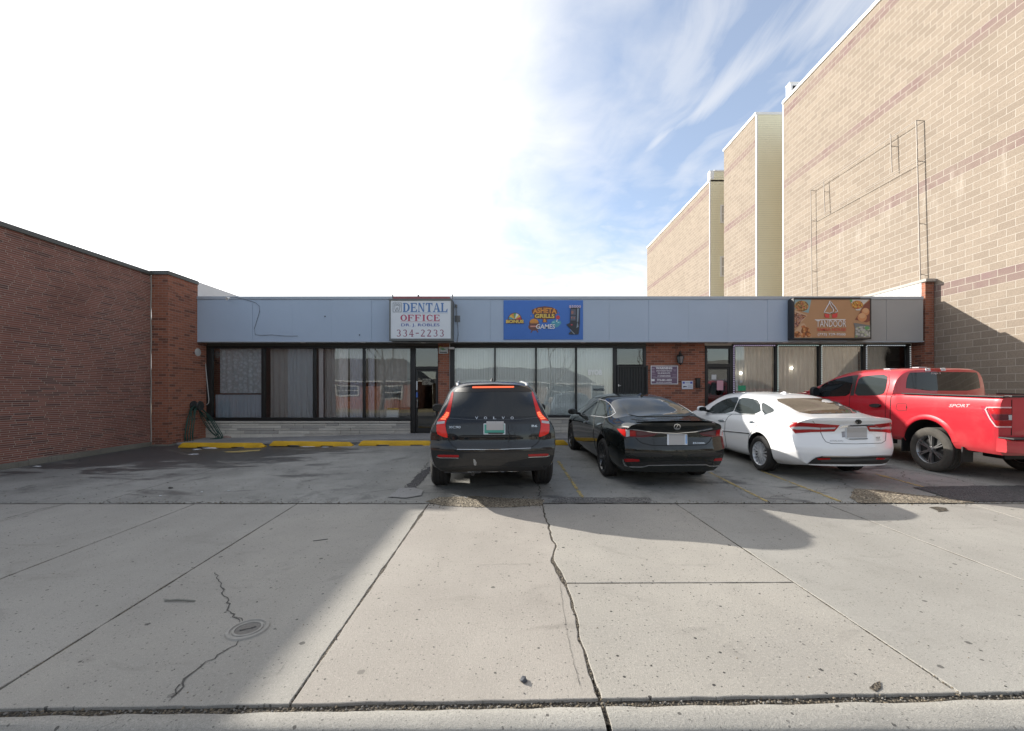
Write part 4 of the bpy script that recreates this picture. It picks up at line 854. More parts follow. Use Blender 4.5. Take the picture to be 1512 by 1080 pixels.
c_lace = cloth('lace_curtain_blue_grey', (.78,.82,.88), .15, .95, True); c_sheer = cloth('sheer_curtain_grey', (.76,.80,.86), .2, .85); c_white = cloth('white_drape', (.85,.80,.82), .2); c_lil = cloth('lilac_sheer', (.74,.74,.86), .2, .85); c_brown = cloth('dim_brown_drape', (.60,.57,.56), .2, .95)
(a0, a1), (b0, b1), (c0, c1), (d0, d1) = BAYS_A
curtain(FX(319), a1+.02, FZ(581), zt, c_lace, 'patterned lace curtain filling the leftmost dental window', pleat=.16, amp=.03, seed=2)
curtain(FX(314.5), a1+.02, zb, FZ(583), cloth('plain_blue_sheer', (.58,.64,.74), .15), 'plain blue-grey half curtain below the lace, leftmost dental window', Y=YFA+.105, pleat=.12, amp=.025, seed=3)
curtain(FX(420), FX(463), zb, zt, c_sheer, 'thin grey sheer curtain on the right half of the second dental window', pleat=.15, seed=4)
curtain(FX(391), FX(424), zb, zt, c_brown, 'dim brown drape on the left half of the second dental window', Y=YFA+.3, pleat=.2, seed=14)
curtain(FX(466.5), FX(474.5), zb, zt, c_white, 'narrow white drape at the left edge of the third dental window', pleat=.07, amp=.03, seed=5)
curtain(FX(496.5), FX(510.5), zb, zt, c_white, 'wider white drape in the middle of the third dental window', pleat=.09, amp=.035, seed=6)
curtain(FX(472), FX(500), zb, zt, c_brown, 'dim brown drape between the two white drapes', Y=YFA+.32, pleat=.16, seed=7)
curtain(FX(512), FX(536.5), zb, zt, c_lil, 'lilac sheer curtain on the right side of the third dental window', Y=YFA+.25, pleat=.14, seed=8)
curtain(FX(539.5), FX(549), zb, zt, c_lil, 'lilac sheer strip at the left edge of the fourth dental window', Y=YFA+.25, pleat=.12, seed=9)
curtain(FX(548), FX(600), zb, zt, c_brown, 'dim brown drape behind the items in the fourth dental window', Y=YFA+.5, pleat=.22, seed=10)
mb = MB(); mb.box(FX(598.5), FX(606), YFA+.25, YFA+.28, FZ(601), zt); tag(mb.build('window_panel', flat('pale_panel', (.42,.46,.45))), 'pale upright panel at the right edge of the fourth dental window', 'panel')
mb = MB(); mb.box(FX(588), FX(606), YFA+.12, YFA+.3, zb-.05, FZ(602.5), bev=.01); tag(mb.build('storage_box', M_FRAME), 'low black box on the sill of the fourth dental window', 'box')
pot = empty('flower_box', (FX(578), YFA+.16, zb), 'white trough of yellow flowers on the fourth dental window sill', 'planter')
mb = MB(); mb.box(FX(569.5), FX(587), YFA+.09, YFA+.2, zb-.03, FZ(606.3), bev=.008); mb.build('trough', cW, pot)
for k in range(7):
    mb = MB(); Mx = Matrix.Translation((FX(571.5+k*2.3), YFA+.14+.02*(k % 2), FZ(605))) ; mb.lathe([(0,-.02),(.035,-.005),(.05,.03),(.025,.045),(0,.035)], 9, Mx); mb.build('flower', flat('yellow_petals', (.5,.42,.05)), pot)
lp = empty('table_lamp', (FX(582), YFA+.3, FZ(603)), 'pale table lamp standing inside the fourth dental window', 'lamp')
mb = MB(); Mx = Matrix.Translation((FX(582), YFA+.34, FZ(603))); mb.lathe([(0,0),(.09,0),(.10,.22),(.10,.26)], 14, Mx); mb.build('base', simple('lamp_base', (.14,.15,.17), .5), lp)
mb = MB(); mb.lathe([(.015,.26),(.015,.46)], 8, Mx); mb.build('stem', M_FRAME, lp)
mb = MB(); mb.lathe([(.02,.60),(.08,.57),(.15,.47)], 16, Mx); mb.build('lamp_shade', flat('shade_grey', (.4,.42,.42)), lp)
# vertical blinds in the middle shop
M_BLIND = cloth('vinyl_blind', (.93,.96,.945), .03)
for i, (x0, x1) in enumerate(BAYS_B):
    mb = MB(); x = x0-.02; rnd = random.Random(i)
    while x < x1+.02:
        an = R(20+rnd.uniform(-5, 5)); dx, dy = .046*math.cos(an), .046*math.sin(an); yy = YFA+.10
        vs = []
        for q in range(5):
            t = q/4*2-1; cv = .008*(1-t*t); vs += [(x+.042+dx*t, yy+dy*t-cv, FZ(614)+.02), (x+.042+dx*t, yy+dy*t-cv, ZH-.02)]
        mb.add(vs, [(2*q, 2*q+2, 2*q+3, 2*q+1) for q in range(4)], 0, True); x += .079
    o = mb.build('vertical_blind', M_BLIND, sharp=180)
    tag(o, ['pale vertical blind in the window bay beside the slim brick pier', 'pale vertical blind in the second bay, above the dark suv', 'pale vertical blind in the third bay, between the suv and the black sedan', 'pale vertical blind behind the BYOB lettering'][i], 'blind', 'vertical blinds of the middle shop')
tx = lambda x: 860+x/10.29; ty = lambda y: 505+y/10.29
tag(text_on('window_lettering', 'BYOB', FX(tx(88)), FX(tx(300)), FZ(ty(505)), FZ(ty(422)), YFA+.017, flat('vinyl_white', (.9,.92,.92)), None, .03), 'white letters BYOB stuck on the window glass', 'lettering')
tag(text_on('window_lettering', 'WANTED', FX(tx(162)), FX(tx(338)), FZ(ty(745)), FZ(ty(710)), YFA+.017, cK, None, .05), 'black letters WANTED stuck on the window glass below BYOB', 'lettering')
# restaurant curtains
c_rest = cloth('beige_sheer', (.80,.74,.66), .15, .98)
for i, (x0, x1) in enumerate(BAYS_C):
    curtain(x0-.02, x1+.02, FZ(614)+.02, ZH+.01, c_rest, ['beige pleated curtain in the restaurant bay with the green poster', 'beige pleated curtain in the second restaurant bay, left of the pickup cab', 'beige pleated curtain in the third restaurant bay, above the pickup windshield', 'beige pleated curtain in the last restaurant bay beside the end pier'][i], Y=YFA+.16, pleat=.13, amp=.04, seed=20+i, group='restaurant curtains')
def sticker(x0, x1, y0, y1, mat, label, cat='notice', Y=YFA+.015, name='paper_notice'):
    mb = MB(); mb.box(FX(x0), FX(x1), Y-.002, Y, FZ(y1), FZ(y0)); return tag(mb.build(name, mat), label, cat)
sticker(1090.2, 1101.5, 569.5, 577.5, flat('poster_green', (.03,.30,.15)), 'small green poster low in the first restaurant window', 'poster', name='poster')
cPp = flat('paper_white', (.5,.52,.53))
for i, (x, y) in enumerate(((1086.2,562),(1093.2,562),(1086.5,566.4),(1086.2,571),(1086.6,574.6))): 
    sticker(x, x+3.4, y, y+3.3, cPp, 'tiny pale sticker beside the green poster', 'sticker', name='sticker')['group'] = 'stickers beside the green poster'
pn = sticker(1058.8, 1068.3, 562.3, 576.5, flat('notice_pink', (.52,.28,.34)), 'pink notice taped on the restaurant door glass'); pn.name = 'paper_notice'
sticker(1051, 1058, 553.5, 560.5, cPp, 'white sheet taped on the restaurant door above the pink notice')
sticker(614.6, 616.6, 563, 576, cPp, 'white strip sticker on the dental door edge', 'sticker', Y=YFA-.006, name='sticker'); sticker(614.4, 617, 579.5, 587, flat('sticker_blue', (.05,.12,.4)), 'blue square sticker on the dental door edge', 'sticker', Y=YFA-.006, name='sticker')
cVg = flat('vinyl_cream', (.42,.40,.33))
dl = empty('door_lettering', (FX(630), YFA+.016, FZ(568)), 'three short lines of cream lettering on the dental door glass', 'lettering')
for s, a, b, c, d in (('ROBLES', 624, 636, 562.2, 559.4), ('DENTAL', 624, 636, 565.4, 562.8), ('DENTIST', 623.5, 638, 568.6, 566)): text_on('text_line', s, FX(a), FX(b), FZ(c), FZ(d), YFA+.016, cVg, dl, .01)
# bead lights round the restaurant windows
def led(name, pts, col, label):
    m, nt, b = newmat(name); b.inputs['Base Color'].default_value = (.5,.5,.5,1); b.inputs['Emission Color'].default_value = c4(col); b.inputs['Emission Strength'].default_value = .22
    e = empty('light_string', pts[0], label, 'light string', 'bead light strings round the restaurant windows'); mb = MB(); mb2 = MB(); P = [Vector(p) for p in pts]
    for a, q in zip(P, P[1:]):
        d = q-a; n = int(d.length/.058)
        mb.tube([a+Vector((0,.012,0)), q+Vector((0,.012,0))], .006, 4)
        for k in range(n):
            c_ = a+d*(k+.5)/n; mb2.box(c_.x-.013, c_.x+.013, c_.y-.012, c_.y+.012, c_.z-.013, c_.z+.013, bev=.005)
    mb.build('wire', M_FRAME, e); o = mb2.build('bead_row', m, e); o['kind'] = 'stuff'
yl = YFA-.05; zl = FZ(510.6); zbt = FZ(600)
led('led_violet', [(FX(1082.5), yl, zbt), (FX(1082.5), yl, zl), (FX(1143.5), yl, zl)], (.75,.6,1), 'violet bead lights round the first restaurant bay')
led('led_green', [(FX(1147.3), yl, zbt), (FX(1147.3), yl, zl), (FX(1207.5), yl, zl)], (.6,.9,.85), 'pale green bead lights round the second restaurant bay')
led('led_cyan', [(FX(1211.7), yl, zbt), (FX(1211.7), yl, zl), (FX(1273), yl, zl)], (.75,.95,.95), 'pale cyan bead lights round the third restaurant bay')
led('led_white', [(FX(1277.7), yl, zbt), (FX(1277.7), yl, zl), (FX(1335), yl, zl)], (.8,.92,1), 'white bead lights round the last restaurant bay')
led('led_end', [(FX(1342), yl, zl-.01), (FX(1343), yl, zbt)], (.9,.95,.95), 'single upright row of white beads beside the end pier')
M_BULB = simple('lit_bulb', (.8,.8,.8), .4, emit=(1,.95,.85), es=6)
for x, y, l in ((1096.5,551,'lit round bulb glowing behind the first restaurant curtain'), (1172.3,543.3,'lit round bulb glowing behind the second restaurant curtain')):
    mb = MB(); Mx = Matrix.Translation((FX(x), YFA+.10, FZ(y))); mb.lathe([(0,-.035),(.025,-.025),(.035,0),(.025,.025),(.01,.04),(0,.042)], 12, Mx); o = tag(mb.build('hanging_bulb', M_BULB), l, 'bulb'); mb = MB(); mb.tube([Mx @ Vector((0,0,.041)), (FX(x), YFA+.10, 3.3)], .003, 4); mb.build('cord', M_FRAME, o)
# ================================================================ wheel stops, hose, litter
M_STOP = simple('yellow_painted_concrete', (.58,.34,.012), .75, var=.3, scale=5, bmp=.3)
def wheel_stop(p0, p1, label):
    a, b = G(*p0), G(*p1); L = (b-a).length; e = empty('wheel_stop', (a+b)/2, label, 'wheel stop', 'yellow wheel stops along the walkway'); an = math.atan2(b.y-a.y, b.x-a.x)
    e.rotation_euler = (0, 0, an); mb = MB(); h, wt, wb = .125, .05, .085
    segs = [(-L/2, -L/2+.10, 0), (-L/2+.10, -L*.28, 0), (-L*.28, -L*.13, .03), (-L*.13, L*.13, 0), (L*.13, L*.28, .03), (L*.28, L/2-.10, 0), (L/2-.10, L/2, 0)]
    vs = []; fs = []
    st = []
    for i, (x0, x1, zb_) in enumerate(segs):
        if i == 0: st.append((x0, zb_, .35, .7))
        st.append((x0 if i else x0+.03, zb_, 1, 1)) if i else st.append((x0+.05, zb_, .85, 1))
        st.append((x1-.001 if i < 6 else x1, zb_, 1 if i < 6 else .35, 1))
    for x, zb_, hs, _ in st:
        hh = h*hs if hs < 1 else h; wt_ = wt*(1+.25*mnoise.noise(Vector((x*6, p0[0], 0))))
        hh += .006*mnoise.noise(Vector((x*5, p0[0], 4)))
        prof = [(-wb, zb_), (-wb+.004, .035), (-wt_, hh-.015), (-wt_+.018, hh), (wt_-.018, hh), (wt_, hh-.015), (wb-.004, .035), (wb, zb_)]
        vs += [(x, y, max(z, zb_)) for y, z in prof]
    n = 8
    for i in range(len(st)-1):
        for j in range(n): fs.append((i*n+j, i*n+(j+1) % n, (i+1)*n+(j+1) % n, (i+1)*n+j))
    fs.append(tuple(range(n))); fs.append(tuple((len(st)-1)*n+j for j in range(n)))
    mb.add(vs, fs, 0, True); o = mb.build('block', M_STOP); o.parent = e
    for s_ in (-.36, .36):
        mb = MB(); mb.lathe([(0,h+.004),(.014,h+.004),(.016,h-.01)], 8, Matrix.Translation((s_*L,0,0))); q = mb.build('rebar_pin', simple('rusty_pin', (.10,.05,.03), .9)); q.parent = e
wheel_stop((267,661.5),(391,660.5),'yellow wheel stop by the green hose with snow at its foot'); wheel_stop((401,659.5),(521,658.5),'yellow wheel stop alone in the middle of the empty bay'); wheel_stop((531,658.5),(652,657.5),'yellow wheel stop in front of the dental door, left of the dark suv')
wheel_stop((716,657.5),(838,657),'yellow wheel stop half hidden behind the dark suv'); wheel_stop((912,657),(1030,656.5),'yellow wheel stop hidden in front of the black sedan')
gpatch('old_yellow_paint', [(330,667),(385,664),(384,666),(340,669)], M_YLINE, .003, amp=.08)
hz = empty('garden_hose', at_X(285, 640, XWING+.1), 'green garden hose looped over a hook on the brick return', 'hose')
M_HOSE = simple('green_rubber_hose', (.010,.05,.037), .5, var=.3)
rnd = random.Random(3)
for k in range(8):
    t = k/7; off = .05+.05*(k % 4)+rnd.uniform(-.01,.01); yh = 12.72-.05*(k % 3); wy_ = rnd.uniform(-.09,.09); wz_ = rnd.uniform(-.08,.1)
    pl_ = [(XWING+off, 12.32+.05*t+wy_, .06+.02*k), (XWING+off+.02, 12.28+.04*t+wy_*1.2, .30+wz_), (XWING+off+.02, 12.36+.07*t+wy_*.8, .72+wz_), (XWING+off, yh-.16, 1.05), (XWING+off, yh-.02, 1.17-.015*k), (XWING+off+.01, yh+.1, 1.05), (XWING+off+.05+.14*t, 12.92+wy_*.4, .75+wz_), (XWING+off+.18+.22*t, 13.05-.08*t, .40+wz_), (XWING+off+.40+.12*t, 13.05-.1*t, .16), (XWING+off+.35, 12.8, .13)]
    D = []
    for i in range(len(pl_)-1):
        p0, p1, p2, p3 = [Vector(pl_[max(0, min(len(pl_)-1, i+q))]) for q in (-1, 0, 1, 2)]
        for q in range(5):
            s_ = q/5; D.append(.5*((2*p1)+(p2-p0)*s_+(2*p0-5*p1+4*p2-p3)*s_*s_+(3*p1-p0-3*p2+p3)*s_**3))
    mb = MB(); mb.tube(D, .0115, 7); mb.build('hose_loop', M_HOSE, hz)
mb = MB(); Mx = Matrix.Translation((XWING, 12.70, 1.15)) @ Matrix.Rotation(R(90), 4, 'Y'); mb.lathe([(.0,.02),(.13,.02),(.15,.0),(.15,.03),(.10,.05),(.09,.17),(.12,.2),(.15,.21),(.14,.23),(0,.22)], 18, Mx); mb.build('hose_reel', simple('dark_plastic', (.02,.022,.022), .5), hz)
M_SNOW = simple('old_snow', (.62,.64,.68), .6, var=.2, scale=20); M_LEAF = simple('dry_leaf', (.22,.12,.06), .9, var=.4)
def lump(name, p, rx, ry, rz, mat, label=None, cat=None, group=None, seed=0, kind=None):
    bm = bmesh.new(); bmesh.ops.create_icosphere(bm, subdivisions=3, radius=1)
    for v in bm.verts:
        n = mnoise.noise(v.co*1.7+Vector((seed*3.1, 0, 0)))*.45+mnoise.noise(v.co*5+Vector((0, seed, 0)))*.2; v.co *= 1+n
        v.co = Vector((v.co.x*rx, v.co.y*ry, max(v.co.z, -.3)*rz))+p
    me = bpy.data.meshes.new(name); bm.to_mesh(me); bm.free(); me.polygons.foreach_set('use_smooth', [True]*len(me.polygons)); o = link_mesh(name, me, mat); return tag(o, label, cat, group, kind)
for i, (x, y, rx, ry, rz) in enumerate(((312,662,.22,.06,.02),(290,664,.12,.05,.015),(358,661,.14,.03,.012),(455,660,.2,.03,.012),(480,660.5,.1,.03,.01),(286,671,.12,.05,.008))):
    lump('snow_patch', G(x, y), rx, ry, rz, M_SNOW, seed=i, kind='stuff')
lump('plastic_bag', G(290, 650.5)+Vector((0,.1,.09)), .07, .06, .07, flat('crumpled_white', (.6,.63,.68)), 'crumpled white bag on the walkway below the hose', 'litter', seed=9)
lump('bottle_litter', G(327, 651)+Vector((0,.25,.07)), .13, .06, .05, flat('cloudy_plastic', (.30,.22,.19)), 'brownish crumpled plastic litter behind the left wheel stop', 'litter', seed=11)
lump('paper_scrap', G(55, 689.5)+Vector((0,0,.008)), .075, .035, .012, cPp, 'white paper scrap on the ground near the long brick wall', 'litter', seed=12)
for i, (x, y, s_, l) in enumerate(((237,732.5,.02,'pale scrap just behind the long cross joint, leftmost of three'), (298,727,.02,'pale scrap just behind the cross joint, middle of three'), (338,725,.02,'pale scrap just behind the cross joint, rightmost of three'))):
    lump('paper_scrap', G(x, y)+Vector((0,0,.004)), s_, s_*.7, .005, cPp, l, 'litter', seed=20+i)
lump('dark_clump', G(252, 721.5)+Vector((0,0,.01)), .035, .02, .015, M_CRACK, 'small dark clump of debris on the empty lot', 'debris', seed=30)
lump('paper_scrap', G(688.5, 735)+Vector((0,0,.004)), .03, .012, .005, cPp, 'tiny white scrap in the shadow behind the dark suv', 'litter', seed=31)
st_ = lump('stone', G(773, 1006)+Vector((0,0,.008)), .017, .022, .014, simple('grey_stone', (.06,.065,.075), .8, var=.4, scale=60), 'small grey stone on the sunlit slab near the curb', 'stone', seed=32)
mb = MB(); mb.tube([G(243,888.5,.006), G(262,888.2,.012), G(288,889,.008)], [.004,.007,.005], 6); mb.tube([G(250,888.3,.01), G(241,886.8,.012)], [.004,.002], 5); tag(mb.build('twig', simple('grey_twig', (.16,.16,.14), .9)), 'thin grey twig lying on the shaded slab', 'twig')
mb = MB(); mb.tube([G(462,799.5,.004), G(484,797,.006)], .004, 5); tag(mb.build('twig', simple('grey_twig', (.10,.10,.09), .9)), 'short dark twig lying near the shadow edge', 'twig')
# access cover
pc = G(366, 930); ac = empty('access_cover', pc, 'small round iron access cover set in the cracked slab', 'cover')
mb = MB(); mb.lathe([(.128,.0),(.122,.010),(.105,.013),(.100,.004),(.092,.004),(.088,.011),(.076,.011),(.074,.003)], 36, Matrix.Translation(pc)); mb.build('ring', simple('worn_iron', (.27,.26,.235), .8, .1, var=.3, scale=30), ac)
mb = MB(); mb.lathe([(.074,.006),(.0,.006)], 30, Matrix.Translation(pc)); mb.box(pc.x-.045, pc.x+.045, pc.y-.006, pc.y+.006, .0062, .014, M=Matrix.Translation(pc) @ Matrix.Rotation(R(30), 4, 'Z') @ Matrix.Translation(-pc)); mb.build('lid', simple('dark_iron', (.16,.15,.135), .85, .1, var=.5, scale=50, bmp=.5), ac)
# grit in the joints and on the slabs
def grit(name, n, fn, s0, s1, mats, seed):
    rnd = random.Random(seed); mb = MB()
    for _ in range(n):
        p = fn(rnd); s_ = rnd.uniform(s0, s1); an = rnd.uniform(0, 3.1); M_ = Matrix.Translation(p) @ Matrix.Rotation(an, 4, 'Z')
        vs = [Vector((math.cos(a+rnd.uniform(-.3,.3))*s_*rnd.uniform(.7,1.2), math.sin(a)*s_*rnd.uniform(.6,1.1), 0)) for a in (0, 1.25, 2.5, 3.8, 5.0)]; tp = [v*.55+Vector((0,0,s_*rnd.uniform(.4,.9))) for v in vs]
        mb.add([M_ @ v for v in vs+tp], [(0,1,6,5),(1,2,7,6),(2,3,8,7),(3,4,9,8),(4,0,5,9),(5,6,7,8,9)], rnd.randrange(len(mats)))
    tag(mb.build(name, mats), kind='stuff')
gm = [simple('grit_tan', (.16,.13,.09), .9), simple('grit_dark', (.06,.055,.045), .9), simple('grit_grey', (.17,.16,.145), .9)]
def f1_(r): x = r.uniform(-4, 4); return Vector((x, front(x)-.015+r.gauss(0, .012), -.022+r.random()*.012))
grit('joint_grit', 1500, f1_, .003, .009, gm, 1)
def f2_(r): x = r.uniform(-6, 8); return Vector((x, YB+.02+abs(r.gauss(0, .05)), .004))
grit('joint_grit', 700, f2_, .004, .012, gm, 2)
def f3_(r):
    y = r.uniform(2.1, 5.6); k = r.choice((5,6,7)); return Vector((J[k](y)+r.gauss(0, .012), y, -.006))
grit('joint_grit', 900, f3_, .003, .008, gm, 3)
grit('loose_grit', 420, lambda r: Vector((r.uniform(-6, 7), r.uniform(2.1, 5.6)**1., 0)), .0025, .007, gm, 4)
grit('loose_grit', 500, lambda r: (lambda x, y: Vector((x, y, lot_z(x, y))))(r.uniform(-9.8, 10), 5.8+abs(r.gauss(0, 2.2))), .004, .012, gm, 5)
grit('loose_gravel_stones', 650, lambda r: (lambda p: p)(G(r.uniform(632, 800), r.gauss(742, 3.2))), .005, .013, gm, 6)
grit('loose_gravel_stones', 650, lambda r: G(r.uniform(1265, 1440), r.gauss(739, 3.0)), .005, .014, gm, 7)
# ================================================================ vehicles
def pchip(x, y, q):
    x = np.array(x, float); y = np.array(y, float); h = np.diff(x); d = np.diff(y)/h; m = np.zeros_like(y)
    for i in range(1, len(x)-1):
        if d[i-1]*d[i] > 0: w1, w2 = 2*h[i]+h[i-1], h[i]+2*h[i-1]; m[i] = (w1+w2)/(w1/d[i-1]+w2/d[i])
    m[0] = d[0]; m[-1] = d[-1]
    k = np.clip(np.searchsorted(x, q)-1, 0, len(h)-1); t = (q-x[k])/h[k]
    return (2*t**3-3*t**2+1)*y[k]+(t**3-2*t**2+t)*h[k]*m[k]+(-2*t**3+3*t**2)*y[k+1]+(t**3-t**2)*h[k]*m[k+1]
def section(P, fil, n=5):
    out = [P[0]]
    for i in range(1, len(P)-1):
        p, a, b = np.array(P[i]), np.array(P[i-1]), np.array(P[i+1]); r = fil[i]; A = p+(a-p)*r; B = p+(b-p)*r
        for k in range(n): t = k/(n-1); out.append(tuple((1-t)**2*A+2*t*(1-t)*p+t*t*B))
    out.append(P[-1]); return out
def loft(st, fil, rear=None, front=None, cols=22, ys=None):
    """closed body skin from stations {y:[(w,z)...]}; returns verts, faces"""
    yk = sorted(st); K = len(st[yk[0]]); L0, L1 = yk[0], yk[-1]
    q = np.unique(np.round(np.concatenate([np.linspace(L0, L0+.35, 10), np.linspace(L0+.35, L1-.35, 62), np.linspace(L1-.35, L1, 8)]), 4))
    ch = [[pchip(yk, [st[y][i][c] for y in yk], q) for c in (0, 1)] for i in range(K)]
    secs = [section([(ch[i][0][s], ch[i][1][s]) for i in range(K)], fil) for s in range(len(q))]
    n = len(secs[0]); vs = []; fs = []
    u = [2*c/cols-1 for c in range(cols+1)]; u = [t*(1.28-.28*t*t) for t in u]
    rid = []
    for s, y in enumerate(q):
        ids_l = []; ids_r = []
        for j, (w_, z) in enumerate(secs[s]):
            if j == n-1: vs.append((0, y, z)); ids_l.append(len(vs)-1); ids_r.append(len(vs)-1)
            else: vs.append((-w_, y, z)); ids_l.append(len(vs)-1); vs.append((w_, y, z)); ids_r.append(len(vs)-1)
        bt = [ids_l[0]]
        for c in range(1, cols): vs.append((secs[s][0][0]*u[c], y, secs[s][0][1])); bt.append(len(vs)-1)
        bt.append(ids_r[0]); rid.append((ids_l, ids_r, bt))
    for s in range(len(q)-1):
        a, b = rid[s], rid[s+1]
        for j in range(n-1):
            fs.append((a[0][j], b[0][j], b[0][j+1], a[0][j+1])); fs.append((a[1][j], a[1][j+1], b[1][j+1], b[1][j]))
        for c in range(cols): fs.append((a[2][c], a[2][c+1], b[2][c+1], b[2][c]))
    for s, flip in ((0, False), (len(q)-1, True)):
        prev = rid[s][2]
        for j in range(1, n):
            w_, z = secs[s][j]
            if j == n-1: row = [rid[s][0][j]]*(cols+1)
            else:
                row = [rid[s][0][j]]
                for c in range(1, cols): vs.append((w_*u[c], q[s], z)); row.append(len(vs)-1)
                row.append(rid[s][1][j])
            for c in range(cols):
                f = [prev[c], prev[c+1], row[c+1], row[c]]; f = [v for i, v in enumerate(f) if v not in f[:i]]
                if len(f) > 2: fs.append(tuple(f if not flip else f[::-1]))
            prev = row
    V = []
    for x, y, z in vs:
        if rear: y = rear(x, y, z)
        if front: y = front(x, y, z)
        V.append((x, y, z))
    return V, fs
class Car:
    def __init__(s, name, label, cat, axle, a, ya, slope=.03, dz=0):
        X, Y = axle; s.a = R(a)
        M_ = Matrix.Translation((X, Y, lot_z(X, Y)+dz)) @ Matrix.Rotation(-s.a, 4, 'Z') @ Matrix.Rotation(math.atan(slope), 4, 'X') @ Matrix.Translation((0, -ya, 0))
        s.M = M_; s.inv = M_.inverted(); s.root = empty(name, label=label, cat=cat); s.root.matrix_basis = M_
        s.cam = s.inv @ Vector((0, 0, H)); s.bvs = []; s.bfs = []; s.map = lambda p: p
    def obj(s, mb, name, mats, parent=None, sharp=35, merge=0):
        o = mb.build(name, mats, None, sharp, merge); o.parent = parent or s.root; return o
    def skin(s, name, V, Fc, mats, sharp=38):
        mb = MB(); mb.add(V, Fc, 0, True); o = s.obj(mb, name, mats, None, sharp, merge=1e-5)
        b = len(s.bvs); s.bvs += [Vector(v) for v in V]; s.bfs += [tuple(i+b for i in f) for f in Fc]
        s.bvh = BVHTree.FromPolygons(s.bvs, s.bfs); return o
    def cut(s, o, cyls, black):
        """open the wheel arches"""
        mb = MB()
        for x0, x1, y, z, r in cyls:
            Mx = Matrix.Translation((x0, y, z)) @ Matrix.Rotation(R(90), 4, 'Y'); h = x1-x0
            vs = []; n = 44
            for k in range(n): vs += [Mx @ Vector((r*math.cos(2*math.pi*k/n), r*math.sin(2*math.pi*k/n), 0)), Mx @ Vector((r*math.cos(2*math.pi*k/n), r*math.sin(2*math.pi*k/n), h))]
            fs = [(2*k, 2*((k+1) % n), 2*((k+1) % n)+1, 2*k+1) for k in range(n)]+[tuple(2*k for k in range(n))[::-1], tuple(2*k+1 for k in range(n))]
            mb.add(vs, fs)
        c = mb.build('cutter', []); c.matrix_basis = Matrix.Identity(4); o2p = o.parent; o.parent = None
        m = o.modifiers.new('cut', 'BOOLEAN'); m.operation = 'DIFFERENCE'; m.solver = 'EXACT'; m.object = c
        dg = bpy.context.evaluated_depsgraph_get(); me = bpy.data.meshes.new_from_object(o.evaluated_get(dg)); o.modifiers.remove(m); old = o.data; o.data = me; me.name = old.name
        bpy.data.objects.remove(c); o.parent = o2p
        if len(me.materials) == 1: me.materials.append(black)
        for p in me.polygons:
            for x0, x1, y, z, r in cyls:
                d = math.hypot(p.center.y-y, p.center.z-z)
                if x0-.002 <= p.center.x <= x1 and d < r+.004 and (abs(d-r) < .012 and abs(p.normal.x) < .35 or abs(abs(p.center.x)-min(abs(x0), abs(x1))) < .004): p.material_index = 1
        me.set_sharp_from_angle(angle=R(38))
    def cast(s, p, space):
        if space == 'px':
            x, y = s.map(p); d = (s.inv.to_3x3() @ ray(x, y)).normalized(); o = s.cam
        elif space == 'rear': d = Vector((0, 1, 0)); o = Vector((p[0], -3, p[1]))
        elif space == 'left': d = Vector((1, 0, 0)); o = Vector((-3, p[0], p[1]))
        elif space == 'right': d = Vector((-1, 0, 0)); o = Vector((3, p[0], p[1]))
        elif space == 'top': d = Vector((0, 0, -1)); o = Vector((p[0], p[1], 4))
        h, n, i, ds_ = s.bvh.ray_cast(o, d)
        return o, d, h, n
    def project(s, pts, space, off, tow=False):
        res = []; ds_ = []
        for p in pts:
            o, d, h, n = s.cast(p, space)
            if h is None and space == 'px':
                for dx, dy in ((.7,0),(-.7,0),(0,.7),(0,-.7)):
                    o, d, h, n = s.cast((p[0]+dx, p[1]+dy), space)
                    if h is not None: break
            if h is not None: ds_.append((h-o).length)
            res.append((o, d, h, n))
        med = float(np.median(ds_)) if ds_ else 5; out = []; nr = []
        for o, d, h, n in res:
            if h is None:
                lo_, hi_ = (min(ds_)*.95, max(ds_)*1.25) if ds_ else (3, 9)
                h, n, _, _ = min((s.bvh.find_nearest(o+d*(lo_+(hi_-lo_)*q/60)) for q in range(61)), key=lambda t: t[3])
            if n.dot(d) > 0: n = -n
            if tow: n = -d
            out.append(h+n*off); nr.append(n)
        return out, nr
    def patch(s, name, poly, mat, space='px', off=.004, th=.02, rnd_=0, mirror=False, sp=None, parent=None, tow=False):
        P = [Vector((a, b)) for a, b in poly]
        for _ in range(rnd_):
            Q = []
            for i in range(len(P)): a, b = P[i], P[(i+1) % len(P)]; Q += [a*.75+b*.25, a*.25+b*.75]
            P = Q
        bb = (min(p.x for p in P), max(p.x for p in P), min(p.y for p in P), max(p.y for p in P))
        sp = sp or max((bb[1]-bb[0]), (bb[3]-bb[2]))/26
        B = []
        for i in range(len(P)):
            a, b = P[i], P[(i+1) % len(P)]; n = max(1, int((b-a).length/sp))
            B += [a+(b-a)*k/n for k in range(n)]
        def inside(p):
            c = False
            for i in range(len(B)):
                a, b = B[i], B[i-1]
                if (a.y > p.y) != (b.y > p.y) and p.x < (b.x-a.x)*(p.y-a.y)/(b.y-a.y)+a.x: c = not c
            return c
        I = []; y = bb[2]+sp/2; row = 0
        while y < bb[3]:
            x = bb[0]+sp*(.5+.5*(row % 2))
            while x < bb[1]:
                p = Vector((x, y))
                if inside(p) and min((p-b).length for b in B) > sp*.45: I.append(p)
                x += sp
            y += sp; row += 1
        r = geometry.delaunay_2d_cdt(B+I, [], [list(range(len(B)))], 1, 1e-7)
        v2, tris = r[0], r[2]
        top, nr = s.project(v2, space, off, tow); vs = list(top); fs = [tuple(t) for t in tris]; cnt = {}
        for t in tris:
            for i in range(len(t)):
                e = (t[i], t[(i+1) % len(t)]); k = tuple(sorted(e)); cnt.setdefault(k, []).append(e)
        low = {}
